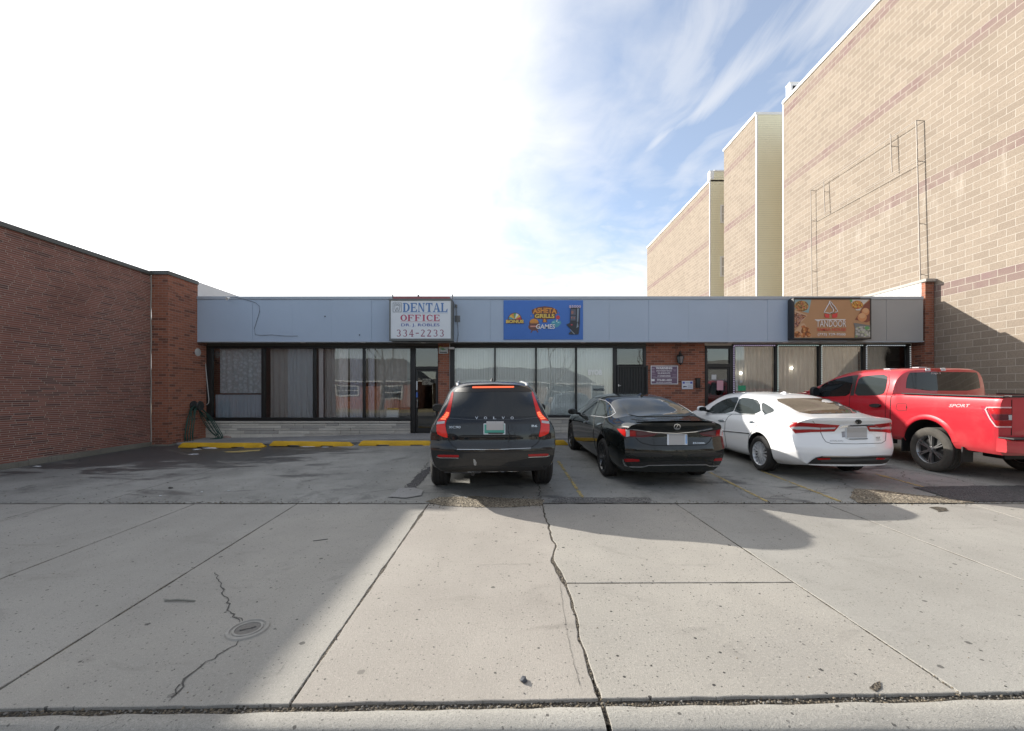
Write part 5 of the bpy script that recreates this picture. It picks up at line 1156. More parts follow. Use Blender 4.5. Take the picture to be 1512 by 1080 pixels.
        for k, e in cnt.items():
            if len(e) == 1:
                a, b = e[0]
                for i in (a, b):
                    if i not in low: vs.append(top[i]-nr[i]*(th+off)); low[i] = len(vs)-1
                fs.append((b, a, low[a], low[b]))
        objs = []
        for sg in ((1, -1) if mirror else (1,)):
            mb = MB(); mb.add([(v.x*sg, v.y, v.z) for v in vs], [f if sg > 0 else f[::-1] for f in fs], 0, True)
            objs.append(s.obj(mb, name, mat, parent, 50))
        return objs
    def line(s, name, pts, wid, mat, space='px', off=.003, seg=None, mirror=False, parent=None, closed=False, tow=False):
        P = [Vector(p) for p in pts]
        if closed: P.append(P[0])
        seg = seg or wid*4; D = []
        for a, b in zip(P, P[1:]):
            n = max(1, int((b-a).length/seg)); D += [a+(b-a)*k/n for k in range(n)]
        D.append(P[-1]); q = []
        for i, p in enumerate(D):
            t = D[min(i+1, len(D)-1)]-D[max(0, i-1)]; t = t.normalized() if t.length > 0 else Vector((1, 0)); n_ = Vector((-t.y, t.x))*wid/2; q += [p+n_, p-n_]
        top, nr = s.project(q, space, off, tow); out = []
        vs = list(top)+[t-n_*(off+.004) for t, n_ in zip(top, nr)]; m = len(top)
        fs = []
        for i in range(len(D)-1):
            a, b, c, d = 2*i, 2*i+1, 2*i+3, 2*i+2; fs += [(a, b, c, d), (a, d, d+m, a+m), (b, b+m, c+m, c)]
        for sg in ((1, -1) if mirror else (1,)):
            mb = MB(); mb.add([(v.x*sg, v.y, v.z) for v in vs], [f if sg > 0 else f[::-1] for f in fs], 0, True); out.append(s.obj(mb, name, mat, parent, 60))
        return out
    def text(s, name, tx_, c, size, mat, space='rear', bold=0, off=.005, shear=0, parent=None, flip=False):
        """letters projected on the skin; c: centre, size: (w,h) in metres"""
        v, fs = text_mesh(tx_, bold, 0, shear); pts = [((c[0]+(a-.5)*size[0]*(-1 if flip else 1)), c[1]+(b-.5)*size[1]*(-1 if space == 'px' else 1)) for a, b, _ in v]
        top, nr = s.project(pts, space, off); mb = MB(); mb.add(top, fs); return s.obj(mb, name, mat, parent)
# ---- vehicle materials
def paint(name, col, metal=.0, rough=.32, dust=0., coat=1., dcol=(.16,.14,.11)):
    m, nt, b = newmat(name); p = obc(nt); sp = nd(nt, 'ShaderNodeSeparateXYZ', {0: p})
    d = mth(nt, 'MULTIPLY', ramp(nt, mth(nt, 'ADD', sp.outputs[2], mth(nt, 'MULTIPLY', nz(nt, p, 2.5, 5), .6)), 1.25, .45), dust)
    d = mth(nt, 'ADD', d, mth(nt, 'MULTIPLY', ramp(nt, nz(nt, p, 3, 6, .65), .45, .8), dust*.25), clamp=True)
    nt.links.new(mix(nt, d, col, dcol), b.inputs['Base Color']); b.inputs['Metallic'].default_value = metal; b.inputs['Specular IOR Level'].default_value = .04 if max(col) < .05 else .4
    nt.links.new(mth(nt, 'ADD', rough, mth(nt, 'MULTIPLY', d, .5)), b.inputs['Roughness'])
    nt.links.new(mth(nt, 'MULTIPLY', mth(nt, 'SUBTRACT', 1, mth(nt, 'MULTIPLY', d, .85)), coat), b.inputs['Coat Weight']); b.inputs['Coat Roughness'].default_value = .035
    return m
P_SUV = paint('suv_black_paint', (.006,.008,.011), .0, .35, .38, dcol=(.075,.068,.055)); P_SED = paint('sedan_black_paint', (.006,.008,.008), .0, .3, .10, dcol=(.06,.06,.05))
P_WHT = paint('white_paint', (.76,.77,.78), 0, .35, .10, dcol=(.42,.40,.36)); P_RED = paint('red_paint', (.42,.010,.022), .12, .35, .22, dcol=(.50,.25,.22))
M_BLACK = simple('black_plastic', (.014,.014,.014), .55, var=.25, scale=20); M_ARCH = simple('arch_liner', (.008,.008,.008), .9)
def tint(name, col, rough=.02):
    m, nt, b = newmat(name); b.inputs['Base Color'].default_value = c4(col); b.inputs['Roughness'].default_value = rough; b.inputs['Specular IOR Level'].default_value = .55; return m
M_TINT = tint('privacy_glass', (.012,.014,.015)); M_TINT2 = tint('sedan_glass', (.020,.023,.022)); M_REFLG = tint('reflection_sunshade_glass', (.085,.068,.050), .03); M_SIDEG = tint('side_glass', (.035,.042,.042))  # white sedan's rear glass: tan wall's reflection and a sunshade coloured into its base
M_CHROME = simple('chrome', (.72,.73,.75), .08, 1, var=.02); M_SATIN = simple('satin_silver', (.55,.56,.57), .3, .9, var=.04); M_SEAMC = simple('panel_gap', (.004,.004,.004), .9)
M_TYRE = simple('tyre_rubber', (.022,.021,.020), .85, var=.35, scale=14, bmp=.1); M_DUSTY = simple('dusty_tyre', (.055,.050,.043), .9, var=.4, scale=10)
def lens(name, col, es=0, ecol=None):
    m, nt, b = newmat(name); p = obc(nt); f = nz(nt, mapv(nt, p, (1, 1, 18)), 3, 3)
    nt.links.new(mix(nt, f, tuple(c*.45 for c in col), col), b.inputs['Base Color']); b.inputs['Roughness'].default_value = .18; b.inputs['Specular IOR Level'].default_value = .15; b.inputs['Coat Weight'].default_value = .55; b.inputs['Coat Roughness'].default_value = .02
    if es: b.inputs['Emission Color'].default_value = c4(ecol or col); b.inputs['Emission Strength'].default_value = es
    return m
L_RED = lens('lamp_red', (.42,.012,.015)); L_RED2 = lens('lamp_mid_red', (.5,.02,.025)); L_REDON = lens('lamp_red_lit', (.40,.010,.010), .10, (1,.04,.02)); L_HOT = lens('lamp_bright_lit', (.8,.12,.08), .75, (1,.16,.06)); L_DARKR = lens('lamp_dark_red', (.14,.02,.03)); L_CLEAR = lens('lamp_clear', (.6,.6,.62)); L_SMOKE = lens('lamp_smoked', (.12,.05,.06))
M_PLATE = simple('plate_blank_grey', (.37,.355,.345), .6, var=.03); M_PLW = simple('plate_white', (.62,.65,.68), .5, var=.04); M_PLG = simple('plate_green', (.05,.26,.20), .5); M_BADGE = simple('badge_silver', (.45,.46,.47), .22, .9, var=.03)
M_LINE = simple('lower_chrome_line', (.42,.42,.42), .2, .8)
def wheel(car, x, y, r, wd, rim_r, spokes, rim_mat, style='thin', side=-1, steer=0, tyre=None, proto=None):
    """hub (wheel) > tyre, rim"""
    Mx = Matrix.Translation((x, y, r)) @ Matrix.Rotation(steer, 4, 'Z') @ Matrix.Rotation(R(90)*side, 4, 'Y')
    if proto:
        o = proto.copy(); COL.objects.link(o); o.parent = car.root; o.matrix_basis = Mx
        for ch in list(proto.children): c = ch.copy(); COL.objects.link(c); c.parent = o
        return o
    h = wd/2; mb = MB(); mb.lathe([(0,h*.35),(rim_r*.93,h*.35),(rim_r*.95,-h*.8),(0,-h*.8)], 36); hub = car.obj(mb, 'wheel', simple('wheel_dark_barrel', (.018,.018,.018), .6)); hub.matrix_basis = Mx
    mb = MB(); prof = [(rim_r,-h*.86),(rim_r+.012,-h*.95),((r+rim_r)/2,-h*1.02),(r-.03,-h*.93),(r-.008,-h*.78)]
    for q in (-.62,-.2,.2,.62):
        prof += [(r, h*(q-.15)), (r, h*(q+.13)), (r-.008, h*(q+.14)), (r-.008, h*(q+.19))] if q < .6 else [(r, h*(q-.15)), (r, h*.74)]
    prof += [(r-.008,h*.80),(r-.03,h*.95),(r-.034,h*.955),((r+rim_r)/2+.012,h*1.03),((r+rim_r)/2-.008,h*1.02),(rim_r+.014,h*.97),(rim_r,h*.86)]
    mb.lathe(prof, 56); t = car.obj(mb, 'tyre', tyre or M_TYRE, hub, 40)
    mb = MB(); mb.lathe([(rim_r*.90,h*.40),(rim_r*.955,h*.80),(rim_r*1.0,h*.90),(rim_r*1.01,h*.84),(rim_r*.99,-h*.8),(rim_r*.95,-h*.8)], 48)
    hr = .17*rim_r/.25*.34; mb.lathe([(0,h*.80),(hr*.55,h*.80),(hr*.62,h*.74),(hr,h*.72),(hr*1.15,h*.45)], 24)
    for k in range(5): a = 2*math.pi*(k+.5)/5; mb.lathe([(0,h*.76),(.011,h*.76),(.012,h*.5)], 8, Matrix.Translation((hr*.82*math.cos(a), hr*.82*math.sin(a), 0)))
    for k in range(spokes):
        a = 2*math.pi*k/spokes; Rz_ = Matrix.Rotation(a, 4, 'Z')
        subs = ((0, .026, .018),) if style == 'thin' else ((-.10, .030, .026), (.10, .030, .026)) if style == 'twin' else ((0, .055, .035),)
        for sk, w0, w1 in subs:
            r0, r1 = hr*.8, rim_r*.975; k1 = sk*rim_r*.9; k0 = sk*hr*1.0
            vs = []
            for rr, ww, kk, zt_, zb_ in ((r0, w0, k0, h*.70, h*.40), ((r0+r1)/2, (w0+w1)/2, (k0+k1)/2, h*.78, h*.45), (r1, w1, k1, h*.86, h*.45)):
                vs += [Rz_ @ Vector((rr, kk-ww/2, zb_)), Rz_ @ Vector((rr, kk-ww/2*.75, zt_)), Rz_ @ Vector((rr, kk+ww/2*.75, zt_)), Rz_ @ Vector((rr, kk+ww/2, zb_))]
            mb.add(vs, [(0,1,5,4),(1,2,6,5),(2,3,7,6),(4,5,9,8),(5,6,10,9),(6,7,11,10)])
    car.obj(mb, 'rim', rim_mat, hub, 40); return hub
def wheels(car, ya, wb, tr, r, wd, rim_r, spokes, rim_mat, style, tyre=None):
    p = wheel(car, -tr/2, ya, r, wd, rim_r, spokes, rim_mat, style, -1, 0, tyre)
    for x, y, sd_ in ((tr/2, ya, 1), (-tr/2, ya+wb, -1), (tr/2, ya+wb, 1)): wheel(car, x, y, r, wd, rim_r, spokes, rim_mat, style, sd_, 0, tyre, p)
def mirror_part(car, x, y, z, mat, sx=.11, sy=.09, sz=.075):
    for sg in (-1, 1):
        bm = bmesh.new(); bmesh.ops.create_icosphere(bm, subdivisions=3, radius=1)
        for v in bm.verts:
            c = v.co; c = Vector([math.copysign(abs(t)**.72, t) for t in c]); v.co = Vector((sg*(x+c.x*sx), y+c.y*sy*(1 if c.y > 0 else .55), z+c.z*sz*(1-.25*(c.x < 0)*abs(c.x))))
        bm.verts.index_update(); mb = MB(); mb.add([v.co.copy() for v in bm.verts], [tuple(v.index for v in f.verts) for f in bm.faces], 0, True); bm.free()
        o = car.obj(mb, 'mirror', mat); mb = MB(); mb.tube([(sg*(x-sx*.6), y+.02, z-.03), (sg*(x-sx-.10), y+.05, z-.06)], .028, 8); car.obj(mb, 'mirror_arm', M_BLACK, o)
        mb = MB(); n = 20; mb.face([(sg*(x+math.copysign(abs(math.cos(t))**.72, math.cos(t))*sx*.8), y-sy*.56, z+math.copysign(abs(math.sin(t))**.72, math.sin(t))*sz*.78) for t in [2*math.pi*k/n for k in range(n)]]); car.obj(mb, 'mirror_glass', M_TINT, o)
def rwarp(zs, ys_, k, W, pw, fl):
    def f(x, y, z):
        t = max(0, 1-y/fl)**2; return y+(float(np.interp(z, zs, ys_))+k*min(1.2, abs(x)/W)**pw)*t
    return f
def fwarp(L, k, W, pw, fl):
    def f(x, y, z): t = max(0, 1-(L-y)/fl)**2; return y-k*min(1.2, abs(x)/W)**pw*t
    return f
FIL = [0, .42, .46, .40, .30, .46, .46, .46, 0]
# ---------------------------------------------------------------- dark suv
suv = Car('parked_suv', 'dark dusty suv with lit red tail lamps, parked nose in beside the empty bay', 'suv', (-.335, 6.99), -4.2, 1.06, .026)
suv.map = lambda p: (620+p[0]/5.4, 540+p[1]/5.4)
S_ = {0: [(.74,.41),(.86,.50),(.905,.74),(.90,.97),(.82,1.12),(.70,1.36),(.60,1.56),(.40,1.645),(0,1.655)],
 .25: [(.80,.37),(.91,.47),(.945,.74),(.935,.98),(.85,1.125),(.722,1.38),(.625,1.58),(.42,1.67),(0,1.68)],
 1.06: [(.86,.30),(.95,.42),(.975,.74),(.955,.98),(.89,1.10),(.765,1.39),(.675,1.605),(.46,1.70),(0,1.712)],
 2.3: [(.80,.24),(.93,.34),(.965,.72),(.955,.96),(.905,1.06),(.785,1.37),(.70,1.62),(.47,1.72),(0,1.73)],
 3.0: [(.80,.24),(.93,.34),(.965,.72),(.955,.95),(.905,1.05),(.78,1.35),(.68,1.60),(.46,1.69),(0,1.70)],
 3.45: [(.80,.24),(.93,.34),(.965,.72),(.95,.94),(.90,1.045),(.78,1.22),(.69,1.42),(.46,1.50),(0,1.52)],
 3.95: [(.80,.24),(.93,.34),(.965,.70),(.945,.92),(.89,1.03),(.80,1.08),(.68,1.12),(.45,1.14),(0,1.15)],
 4.6: [(.80,.26),(.92,.36),(.95,.66),(.92,.84),(.85,.95),(.76,1.0),(.64,1.03),(.42,1.05),(0,1.06)],
 4.95: [(.70,.30),(.82,.38),(.86,.6),(.83,.74),(.77,.84),(.70,.88),(.58,.91),(.38,.93),(0,.94)]}
rw_ = rwarp([.36,.45,.60,.78,.80,.95,1.10,1.16,1.62,1.72], [.10,.03,0,.0,.03,.045,.075,.12,.36,.30], .20, .95, 3.5, 1.1)
V, Fc = loft(S_, FIL, lambda x, y, z: rw_(x, y, z)+.30*sstep(1.3, 1.62, z)*(min(1, abs(x)/.62)**3)*max(0, 1-y/1.3)**2, fwarp(4.95, .25, .95, 2.5, 1.2))
body = suv.skin('body', V, Fc, P_SUV)
suv.cut(body, [(x0, x1, y, .40, .435) for y in (1.06, 4.04) for x0, x1 in ((-1.3, -.66), (.66, 1.3))], M_ARCH)
wheels(suv, 1.06, 2.98, 1.655, .378, .275, .255, 10, M_SATIN, 'thin')
z6 = lambda *a: a
suv.patch('rear_window', [(262,222),(300,206),(600,199),(880,203),(898,215),(925,310),(946,398),(905,408),(600,412),(250,410),(236,402),(250,310)], M_TINT, rnd_=1, off=.004)
suv.patch('roof_shade_strip', [(272,212),(300,186),(340,176),(600,168),(830,172),(868,182),(893,206),(880,214),(600,208),(300,216)], M_BLACK, rnd_=1, off=.007)
# lamps: traced on the left, mirrored to the right
tl = [(257,212),(272,214),(258,290),(243,370),(238,402),(206,446),(205,500),(226,575),(205,574),(165,560),(135,542),(134,465),(152,430),(188,398),(215,345),(236,285)]
lamps = suv.patch('taillight', tl, L_REDON, rnd_=1, off=.010, sp=14, mirror=True)
for q in ([(214,372),(236,378),(232,390),(206,386)], [(203,388),(231,394),(227,406),(196,401)], [(190,404),(224,409),(217,420),(180,416)], [(176,420),(211,425),(205,436),(166,432)]):
    for lo, o in zip(lamps, suv.patch('lamp_bar', q, L_HOT, off=.016, sp=8, mirror=True)): o.parent = lo
for lo, o in zip(lamps, suv.patch('lamp_clear_band', [(140,452),(200,446),(200,462),(136,470)], L_CLEAR, off=.015, sp=9, mirror=True)): o.parent = lo
suv.patch('brake_light', [(422,171),(746,168),(746,178),(422,182)], L_HOT, off=.022, sp=20)
suv.patch('reflector', [(140,715),(160,711),(310,714),(312,728),(300,733),(148,730)], L_RED, off=.006, sp=18, mirror=True)
suv.line('reflector_trim', [(134,728),(160,736),(310,738)], 5, M_LINE, off=.006, mirror=True)
suv.patch('license_plate', [(508,463),(680,463),(680,549),(508,549)], M_PLW, off=.018, th=.03)
suv.patch('plate_print', [(514,470),(674,470),(674,542),(514,542)], M_PLG, off=.020, th=.004); suv.patch('plate_blank', [(530,452),(668,452),(668,516),(530,516)], M_PLATE, off=.024, th=.008); suv.patch('plate_frame', [(540,536),(668,536),(660,546),(548,546)], M_BLACK, off=.024, th=.004)
suv.line('tailgate_gap', [(206,452),(206,510),(222,585),(260,640),(300,664),(600,668),(884,655),(930,625),(968,575),(985,500),(982,455)], 4.5, M_SEAMC)
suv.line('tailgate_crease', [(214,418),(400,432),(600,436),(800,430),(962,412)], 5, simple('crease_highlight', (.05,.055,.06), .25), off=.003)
suv.line('bumper_edge_trim', [(296,668),(600,670),(886,658)], 4, M_LINE, off=.005)
suv.patch('lower_valance', [(165,820),(400,800),(600,802),(980,800),(985,826),(900,838),(600,842),(380,855),(190,855)], M_BLACK, off=.005, sp=16); suv.line('valance_line', [(380,848),(600,854),(800,846)], 6, M_LINE, off=.008)
c0 = lambda x, z: (x, z)
vx = [453,523,596,664,735]
for ch, x in zip('VOLVO', vx): suv.text('badge_letter', ch, (x, 420), (25,22), M_BADGE, space='px', bold=.03, off=.008)
suv.text('badge', 'XC90', (278, 492), (94,19), M_BADGE, space='px', bold=.01, off=.008); suv.text('badge', 'B6', (912, 482), (44,18), M_BADGE, space='px', bold=.01, off=.008)
mb = MB(); mb.box(-.0, .012, 0, .004, 0, .05); 
suv.patch('bumper_scuff', [(426,745),(440,750),(452,775),(448,797),(432,795),(428,770)], simple('scuffed_primer', (.30,.30,.29), .8, var=.4, scale=40), off=.003, th=.004, sp=8)
for sg in (-1, 1):
    D = [(sg*.535,.62,1.625),(sg*.54,.68,1.645),(sg*.56,.95,1.664),(sg*.60,2.2,1.690),(sg*.60,2.9,1.665),(sg*.59,3.02,1.63)]
    mb = MB(); mb.tube(D, [.014,.020,.018,.018,.018,.012], 8); suv.obj(mb, 'roof_rail', M_SATIN)
mb = MB(); mb.add([(-.015,.95,1.70),(.015,.95,1.70),(0,.93,1.76),(-.025,1.12,1.71),(.025,1.12,1.71),(0,1.0,1.76)], [(0,1,2),(0,2,5,3),(1,4,5,2),(3,5,4)], 0, True); suv.obj(mb, 'antenna', M_BLACK)
mirror_part(suv, 1.10, 3.2, 1.13, M_BLACK, .12, .09, .085)
suv.patch('side_window', [(.95,1.14),(1.9,1.125),(3.05,1.10),(3.35,1.14),(2.9,1.56),(1.9,1.60),(1.0,1.56)], M_TINT, space='left', rnd_=1, sp=.09, mirror=True)
suv.line('side_trim', [(.62,1.10),(1.5,1.10),(3.3,1.07)], .014, M_LINE, space='left', mirror=True)
suv.patch('windshield', [(-.68,3.15),(.68,3.15),(.74,3.85),(-.74,3.85)], M_TINT, space='top', sp=.1)
mb = MB(); mb.tube([(-.30,.16,.36),(-.30,.35,.36)], .03, 10); suv.obj(mb, 'exhaust', M_BLACK)
# ---------------------------------------------------------------- black sedan
sed = Car('parked_sedan', 'glossy black sedan with a trunk spoiler, between the dark suv and the white sedan', 'sedan', (2.535, 7.62), -3.4, 1.12, .028)
sed.map = lambda p: (820+p[0]/5.815, 560+p[1]/5.815)
S_ = {0: [(.64,.27),(.78,.36),(.81,.60),(.81,.82),(.76,.965),(.70,1.02),(.58,1.045),(.38,1.055),(0,1.06)],
 .3: [(.72,.23),(.84,.33),(.875,.62),(.87,.84),(.815,.975),(.74,1.035),(.60,1.06),(.4,1.07),(0,1.075)],
 .75: [(.78,.21),(.885,.32),(.918,.62),(.91,.86),(.855,.97),(.765,1.05),(.62,1.09),(.4,1.105),(0,1.11)],
 1.2: [(.80,.2),(.91,.3),(.94,.62),(.93,.865),(.875,.96),(.765,1.12),(.635,1.225),(.4,1.26),(0,1.27)],
 1.7: [(.78,.19),(.905,.28),(.93,.6),(.925,.865),(.88,.95),(.755,1.17),(.63,1.33),(.40,1.395),(0,1.41)],
 2.4: [(.78,.18),(.905,.27),(.93,.6),(.92,.86),(.88,.94),(.755,1.18),(.63,1.36),(.40,1.432),(0,1.447)],
 3.0: [(.78,.18),(.905,.27),(.93,.59),(.92,.85),(.875,.935),(.75,1.155),(.62,1.335),(.40,1.40),(0,1.42)],
 3.45: [(.78,.18),(.905,.27),(.93,.58),(.915,.83),(.865,.925),(.77,1.05),(.66,1.18),(.42,1.235),(0,1.25)],
 3.95: [(.78,.18),(.90,.27),(.925,.57),(.90,.80),(.85,.905),(.78,.95),(.66,.985),(.42,1.005),(0,1.015)],
 4.6: [(.76,.2),(.88,.28),(.90,.54),(.87,.71),(.80,.80),(.72,.83),(.60,.85),(.4,.865),(0,.87)],
 4.975: [(.62,.24),(.74,.3),(.78,.48),(.75,.58),(.70,.66),(.62,.69),(.5,.71),(.34,.72),(0,.725)]}
V, Fc = loft(S_, FIL, rwarp([.25,.45,.52,.64,.66,.84,.93,1.0,1.06], [.10,.03,.005,0,.015,.06,.05,.01,0], .27, .93, 2.6, .9), fwarp(4.975, .35, .93, 2.3, 1.2))
body = sed.skin('body', V, Fc, P_SED)
sed.cut(body, [(x0, x1, y, .36, .385) for y in (1.12, 3.99) for x0, x1 in ((-1.2, -.64), (.64, 1.2))], M_ARCH)
wheels(sed, 1.12, 2.87, 1.61, .335, .235, .242, 10, simple('dark_machined_rim', (.10,.10,.10), .3, .8), 'thin')
sed.patch('rear_window', [(556,190),(660,186),(790,189),(930,194),(1040,222),(1110,256),(1205,318),(900,322),(640,320),(600,262)], M_TINT2, rnd_=1, off=.008)
def sedan_side(car, front, rear_, quarter, mat, trim, tm):
    for p in (front, rear_, quarter): car.patch('side_window', p, mat, rnd_=1, mirror=True)
    if trim: car.line('window_trim', trim, 4, tm, off=.006, mirror=True)
sedan_side(sed, [(222,303),(255,258),(300,215),(345,185),(383,178),(362,240),(336,312),(288,318)], [(342,314),(368,240),(392,182),(438,196),(470,226),(432,318)], [(440,318),(477,232),(490,255),(498,290),(470,310)], M_SIDEG, [(222,305),(258,255),(300,212),(340,184),(378,173),(430,185),(470,214),(500,255),(518,292),(480,318),(438,330),(340,318),(222,308)], simple('bright_trim', (.45,.46,.47), .25, .6))
tl = [(528,425),(570,422),(602,420),(690,440),(790,455),(884,466),(845,488),(760,500),(700,501),(640,498),(608,502),(588,492),(548,450)]
lamps = sed.patch('taillight', tl, L_DARKR, off=.006, sp=18, mirror=True)
for q, m_ in (([(534,430),(604,434),(604,494),(590,488),(556,455)], L_REDON), ([(608,434),(638,436),(638,492),(608,496)], L_CLEAR), ([(642,440),(688,444),(692,492),(642,490)], L_RED), ([(700,449),(790,458),(876,468),(800,476),(702,490)], L_SMOKE)):
    for lo, o in zip(lamps, sed.patch('lamp_segment', q, m_, off=.011, sp=12, mirror=True)): o.parent = lo
sed.line('trunk_chrome', [(572,423),(700,436),(850,458),(1040,466),(1200,452),(1345,424)], 6, M_CHROME, off=.010)
sed.line('lamp_chrome_edge', [(560,470),(590,500),(604,515)], 8, M_CHROME, off=.008)
# spoiler: blade standing on the lid
mb = MB(); n = 24; vs = []
for k in range(n+1):
    x = -.62+1.24*k/n; u_ = abs(x)/.62; yb = .02+.20*u_**3; zt_ = 1.088-.030*u_**2.5
    vs += [(x, yb-.015, zt_), (x, yb+.09, zt_-.004), (x, yb+.20, zt_-.055+.012*u_), (x, yb+.01, zt_-.016)]
fs = []
for k in range(n):
    a = 4*k; fs += [(a,a+1,a+5,a+4),(a+1,a+2,a+6,a+5),(a+2,a+3,a+7,a+6),(a+3,a,a+4,a+7)]
fs += [(0,3,2,1),(4*n,4*n+1,4*n+2,4*n+3)]; mb.add(vs, fs, 0, True); sed.obj(mb, 'spoiler', P_SED, None, 40)
sed.patch('license_plate', [(958,473),(1128,473),(1130,566),(958,566)], M_PLW, off=.016, th=.03); sed.patch('plate_blank', [(972,474),(1106,474),(1106,564),(972,564)], M_PLATE, off=.019, th=.006); sed.patch('plate_band', [(1114,480),(1124,480),(1126,556),(1114,556)], simple('plate_blue', (.2,.35,.6), .5), off=.019, th=.004)
for q in ([(1017,407),(1022,392),(1043,384),(1064,392),(1070,407),(1064,422),(1043,430),(1022,422)],): sed.line('emblem', q, 6, M_CHROME, off=.014, seg=6, closed=True)
sed.line('emblem', [(1050,392),(1036,412),(1030,420),(1062,420)], 6, M_CHROME, off=.014, seg=6)
sed.text('badge', 'ES300h', (1230,550), (102,15), M_BADGE, space='px', bold=.01, off=.008)
sed.line('trunk_gap', [(688,502),(712,528),(742,548),(830,570),(1000,572),(1290,564),(1325,535),(1342,500)], 5, M_SEAMC)
sed.patch('bumper_grille', [(625,645),(720,632),(900,640),(1010,650),(1000,664),(860,668),(700,664)], M_BLACK, off=.004, sp=10, mirror=True)
sed.patch('diffuser', [(640,712),(760,716),(900,706),(1250,704),(1340,712),(1340,732),(1100,738),(800,738),(760,748),(660,745)], M_BLACK, off=.005, sp=16)
for o in sed.patch('reflector', [(592,686),(640,684),(720,690),(724,708),(600,710)], L_RED, off=.006, sp=14, mirror=True): pass
sed.line('bumper_chrome', [(584,688),(586,715),(600,740),(640,752),(700,754),(758,752),(800,740),(1000,737)], 6, M_SATIN, off=.008, mirror=True)
sed.line('bumper_chrome', [(1000,737),(1150,736)], 6, M_SATIN, off=.008)
sed.line('door_gap', [(338,318),(330,380),(326,470),(345,600)], 4, M_SEAMC, mirror=True); sed.line('door_gap', [(430,322),(420,380),(395,440),(360,520)], 4, M_SEAMC, mirror=True)
for p in ([(362,384),(400,378),(404,390),(366,398)], [(246,364),(272,358),(276,370),(250,378)]): sed.patch('door_handle', p, M_CHROME, off=.022, th=.02, rnd_=1, sp=10, mirror=True)
mb = MB(); mb.add([(-.03,1.66,1.40),(.03,1.66,1.40),(0,1.66,1.46),(-.035,1.82,1.415),(.035,1.82,1.415),(0,1.74,1.465)], [(0,1,2),(0,2,5,3),(1,4,5,2),(3,5,4)], 0, True); sed.obj(mb, 'antenna', P_SED)
mirror_part(sed, 1.02, 3.22, 1.0, P_SED, .11, .08, .065)
sed.patch('windshield', [(-.60,3.05),(.60,3.05),(.70,3.85),(-.70,3.85)], M_TINT2, space='top', sp=.1)
# ---------------------------------------------------------------- white sedan
wht = Car('parked_sedan', 'white sedan with chrome trunk strip, between the black sedan and the red pickup', 'sedan', (5.585, 7.98), -1.0, 1.11, .03)
wht.map = lambda p: (1020+p[0]/4.725, 570+p[1]/4.725)
S_ = {0: [(.64,.30),(.78,.38),(.855,.62),(.86,.86),(.81,1.00),(.70,1.065),(.58,1.09),(.38,1.10),(0,1.105)],
 .3: [(.74,.26),(.87,.35),(.91,.64),(.90,.88),(.845,1.0),(.74,1.07),(.60,1.10),(.4,1.115),(0,1.12)],
 .65: [(.77,.22),(.89,.32),(.92,.63),(.91,.885),(.86,1.0),(.79,1.085),(.67,1.13),(.42,1.15),(0,1.155)],
 1.2: [(.79,.2),(.90,.3),(.925,.62),(.915,.885),(.875,.985),(.80,1.15),(.70,1.27),(.46,1.325),(0,1.335)],
 1.75: [(.77,.19),(.895,.28),(.917,.6),(.91,.88),(.87,.965),(.775,1.19),(.675,1.36),(.45,1.43),(0,1.442)],
 2.4: [(.77,.18),(.895,.27),(.917,.6),(.908,.875),(.87,.955),(.755,1.20),(.635,1.375),(.40,1.45),(0,1.465)],
 3.0: [(.77,.18),(.895,.27),(.917,.59),(.905,.865),(.865,.95),(.75,1.165),(.62,1.345),(.40,1.415),(0,1.435)],
 3.45: [(.77,.18),(.89,.27),(.915,.58),(.90,.845),(.855,.935),(.77,1.06),(.66,1.19),(.42,1.245),(0,1.26)],
 3.95: [(.77,.18),(.885,.27),(.91,.57),(.89,.81),(.84,.915),(.77,.955),(.65,.99),(.42,1.01),(0,1.02)],
 4.6: [(.75,.2),(.87,.28),(.89,.54),(.86,.72),(.79,.81),(.71,.84),(.59,.86),(.4,.875),(0,.88)],
 4.96: [(.62,.24),(.74,.3),(.77,.48),(.74,.58),(.69,.67),(.61,.70),(.5,.72),(.34,.73),(0,.735)]}
V, Fc = loft(S_, FIL, rwarp([.28,.40,.50,.58,.72,.85,.97,1.05,1.1], [.06,.03,.006,.006,.04,.075,.06,.01,0], .27, .92, 2.7, .9), fwarp(4.96, .33, .92, 2.3, 1.2))
body = wht.skin('body', V, Fc, P_WHT)
wht.cut(body, [(x0, x1, y, .355, .375) for y in (1.11, 3.93) for x0, x1 in ((-1.2, -.64), (.64, 1.2))], M_ARCH)
wheels(wht, 1.11, 2.82, 1.60, .328, .225, .222, 15, simple('silver_wheel_paint', (.62,.63,.64), .35, .35), 'thin')
wht.patch('rear_window', [(585,96),(650,90),(760,87),(980,90),(1060,122),(1130,152),(1196,190),(1000,194),(780,198),(680,145)], M_REFLG, rnd_=1, off=.008)
sedan_side(wht, [(106,192),(135,160),(165,132),(240,92),(300,80),(338,80),(318,130),(290,192)], [(297,192),(322,130),(345,82),(420,88),(482,107),(492,200)], [(502,200),(490,110),(540,135),(590,172),(555,192)], M_SIDEG, None, None)
wht.line('window_trim', [(106,196),(290,197),(495,204),(560,196)], 4, M_CHROME, off=.006, mirror=True)
tl = [(664,253),(760,255),(862,262),(950,268),(1037,274),(1018,298),(1000,318),(860,322),(728,332),(712,312),(692,290)]
lamps = wht.patch('taillight', tl, L_RED, off=.006, sp=16, mirror=True)
for q, m_ in (([(700,288),(760,284),(830,286),(900,292),(900,304),(820,302),(740,304),(706,300)], L_CLEAR), ([(905,292),(1010,290),(1000,300),(905,303)], L_CLEAR), ([(676,259),(860,268),(1026,279),(1020,284),(860,276),(690,270)], L_RED2)):
    for lo, o in zip(lamps, wht.patch('lamp_segment', q, m_, off=.011, sp=14, mirror=True)): o.parent = lo
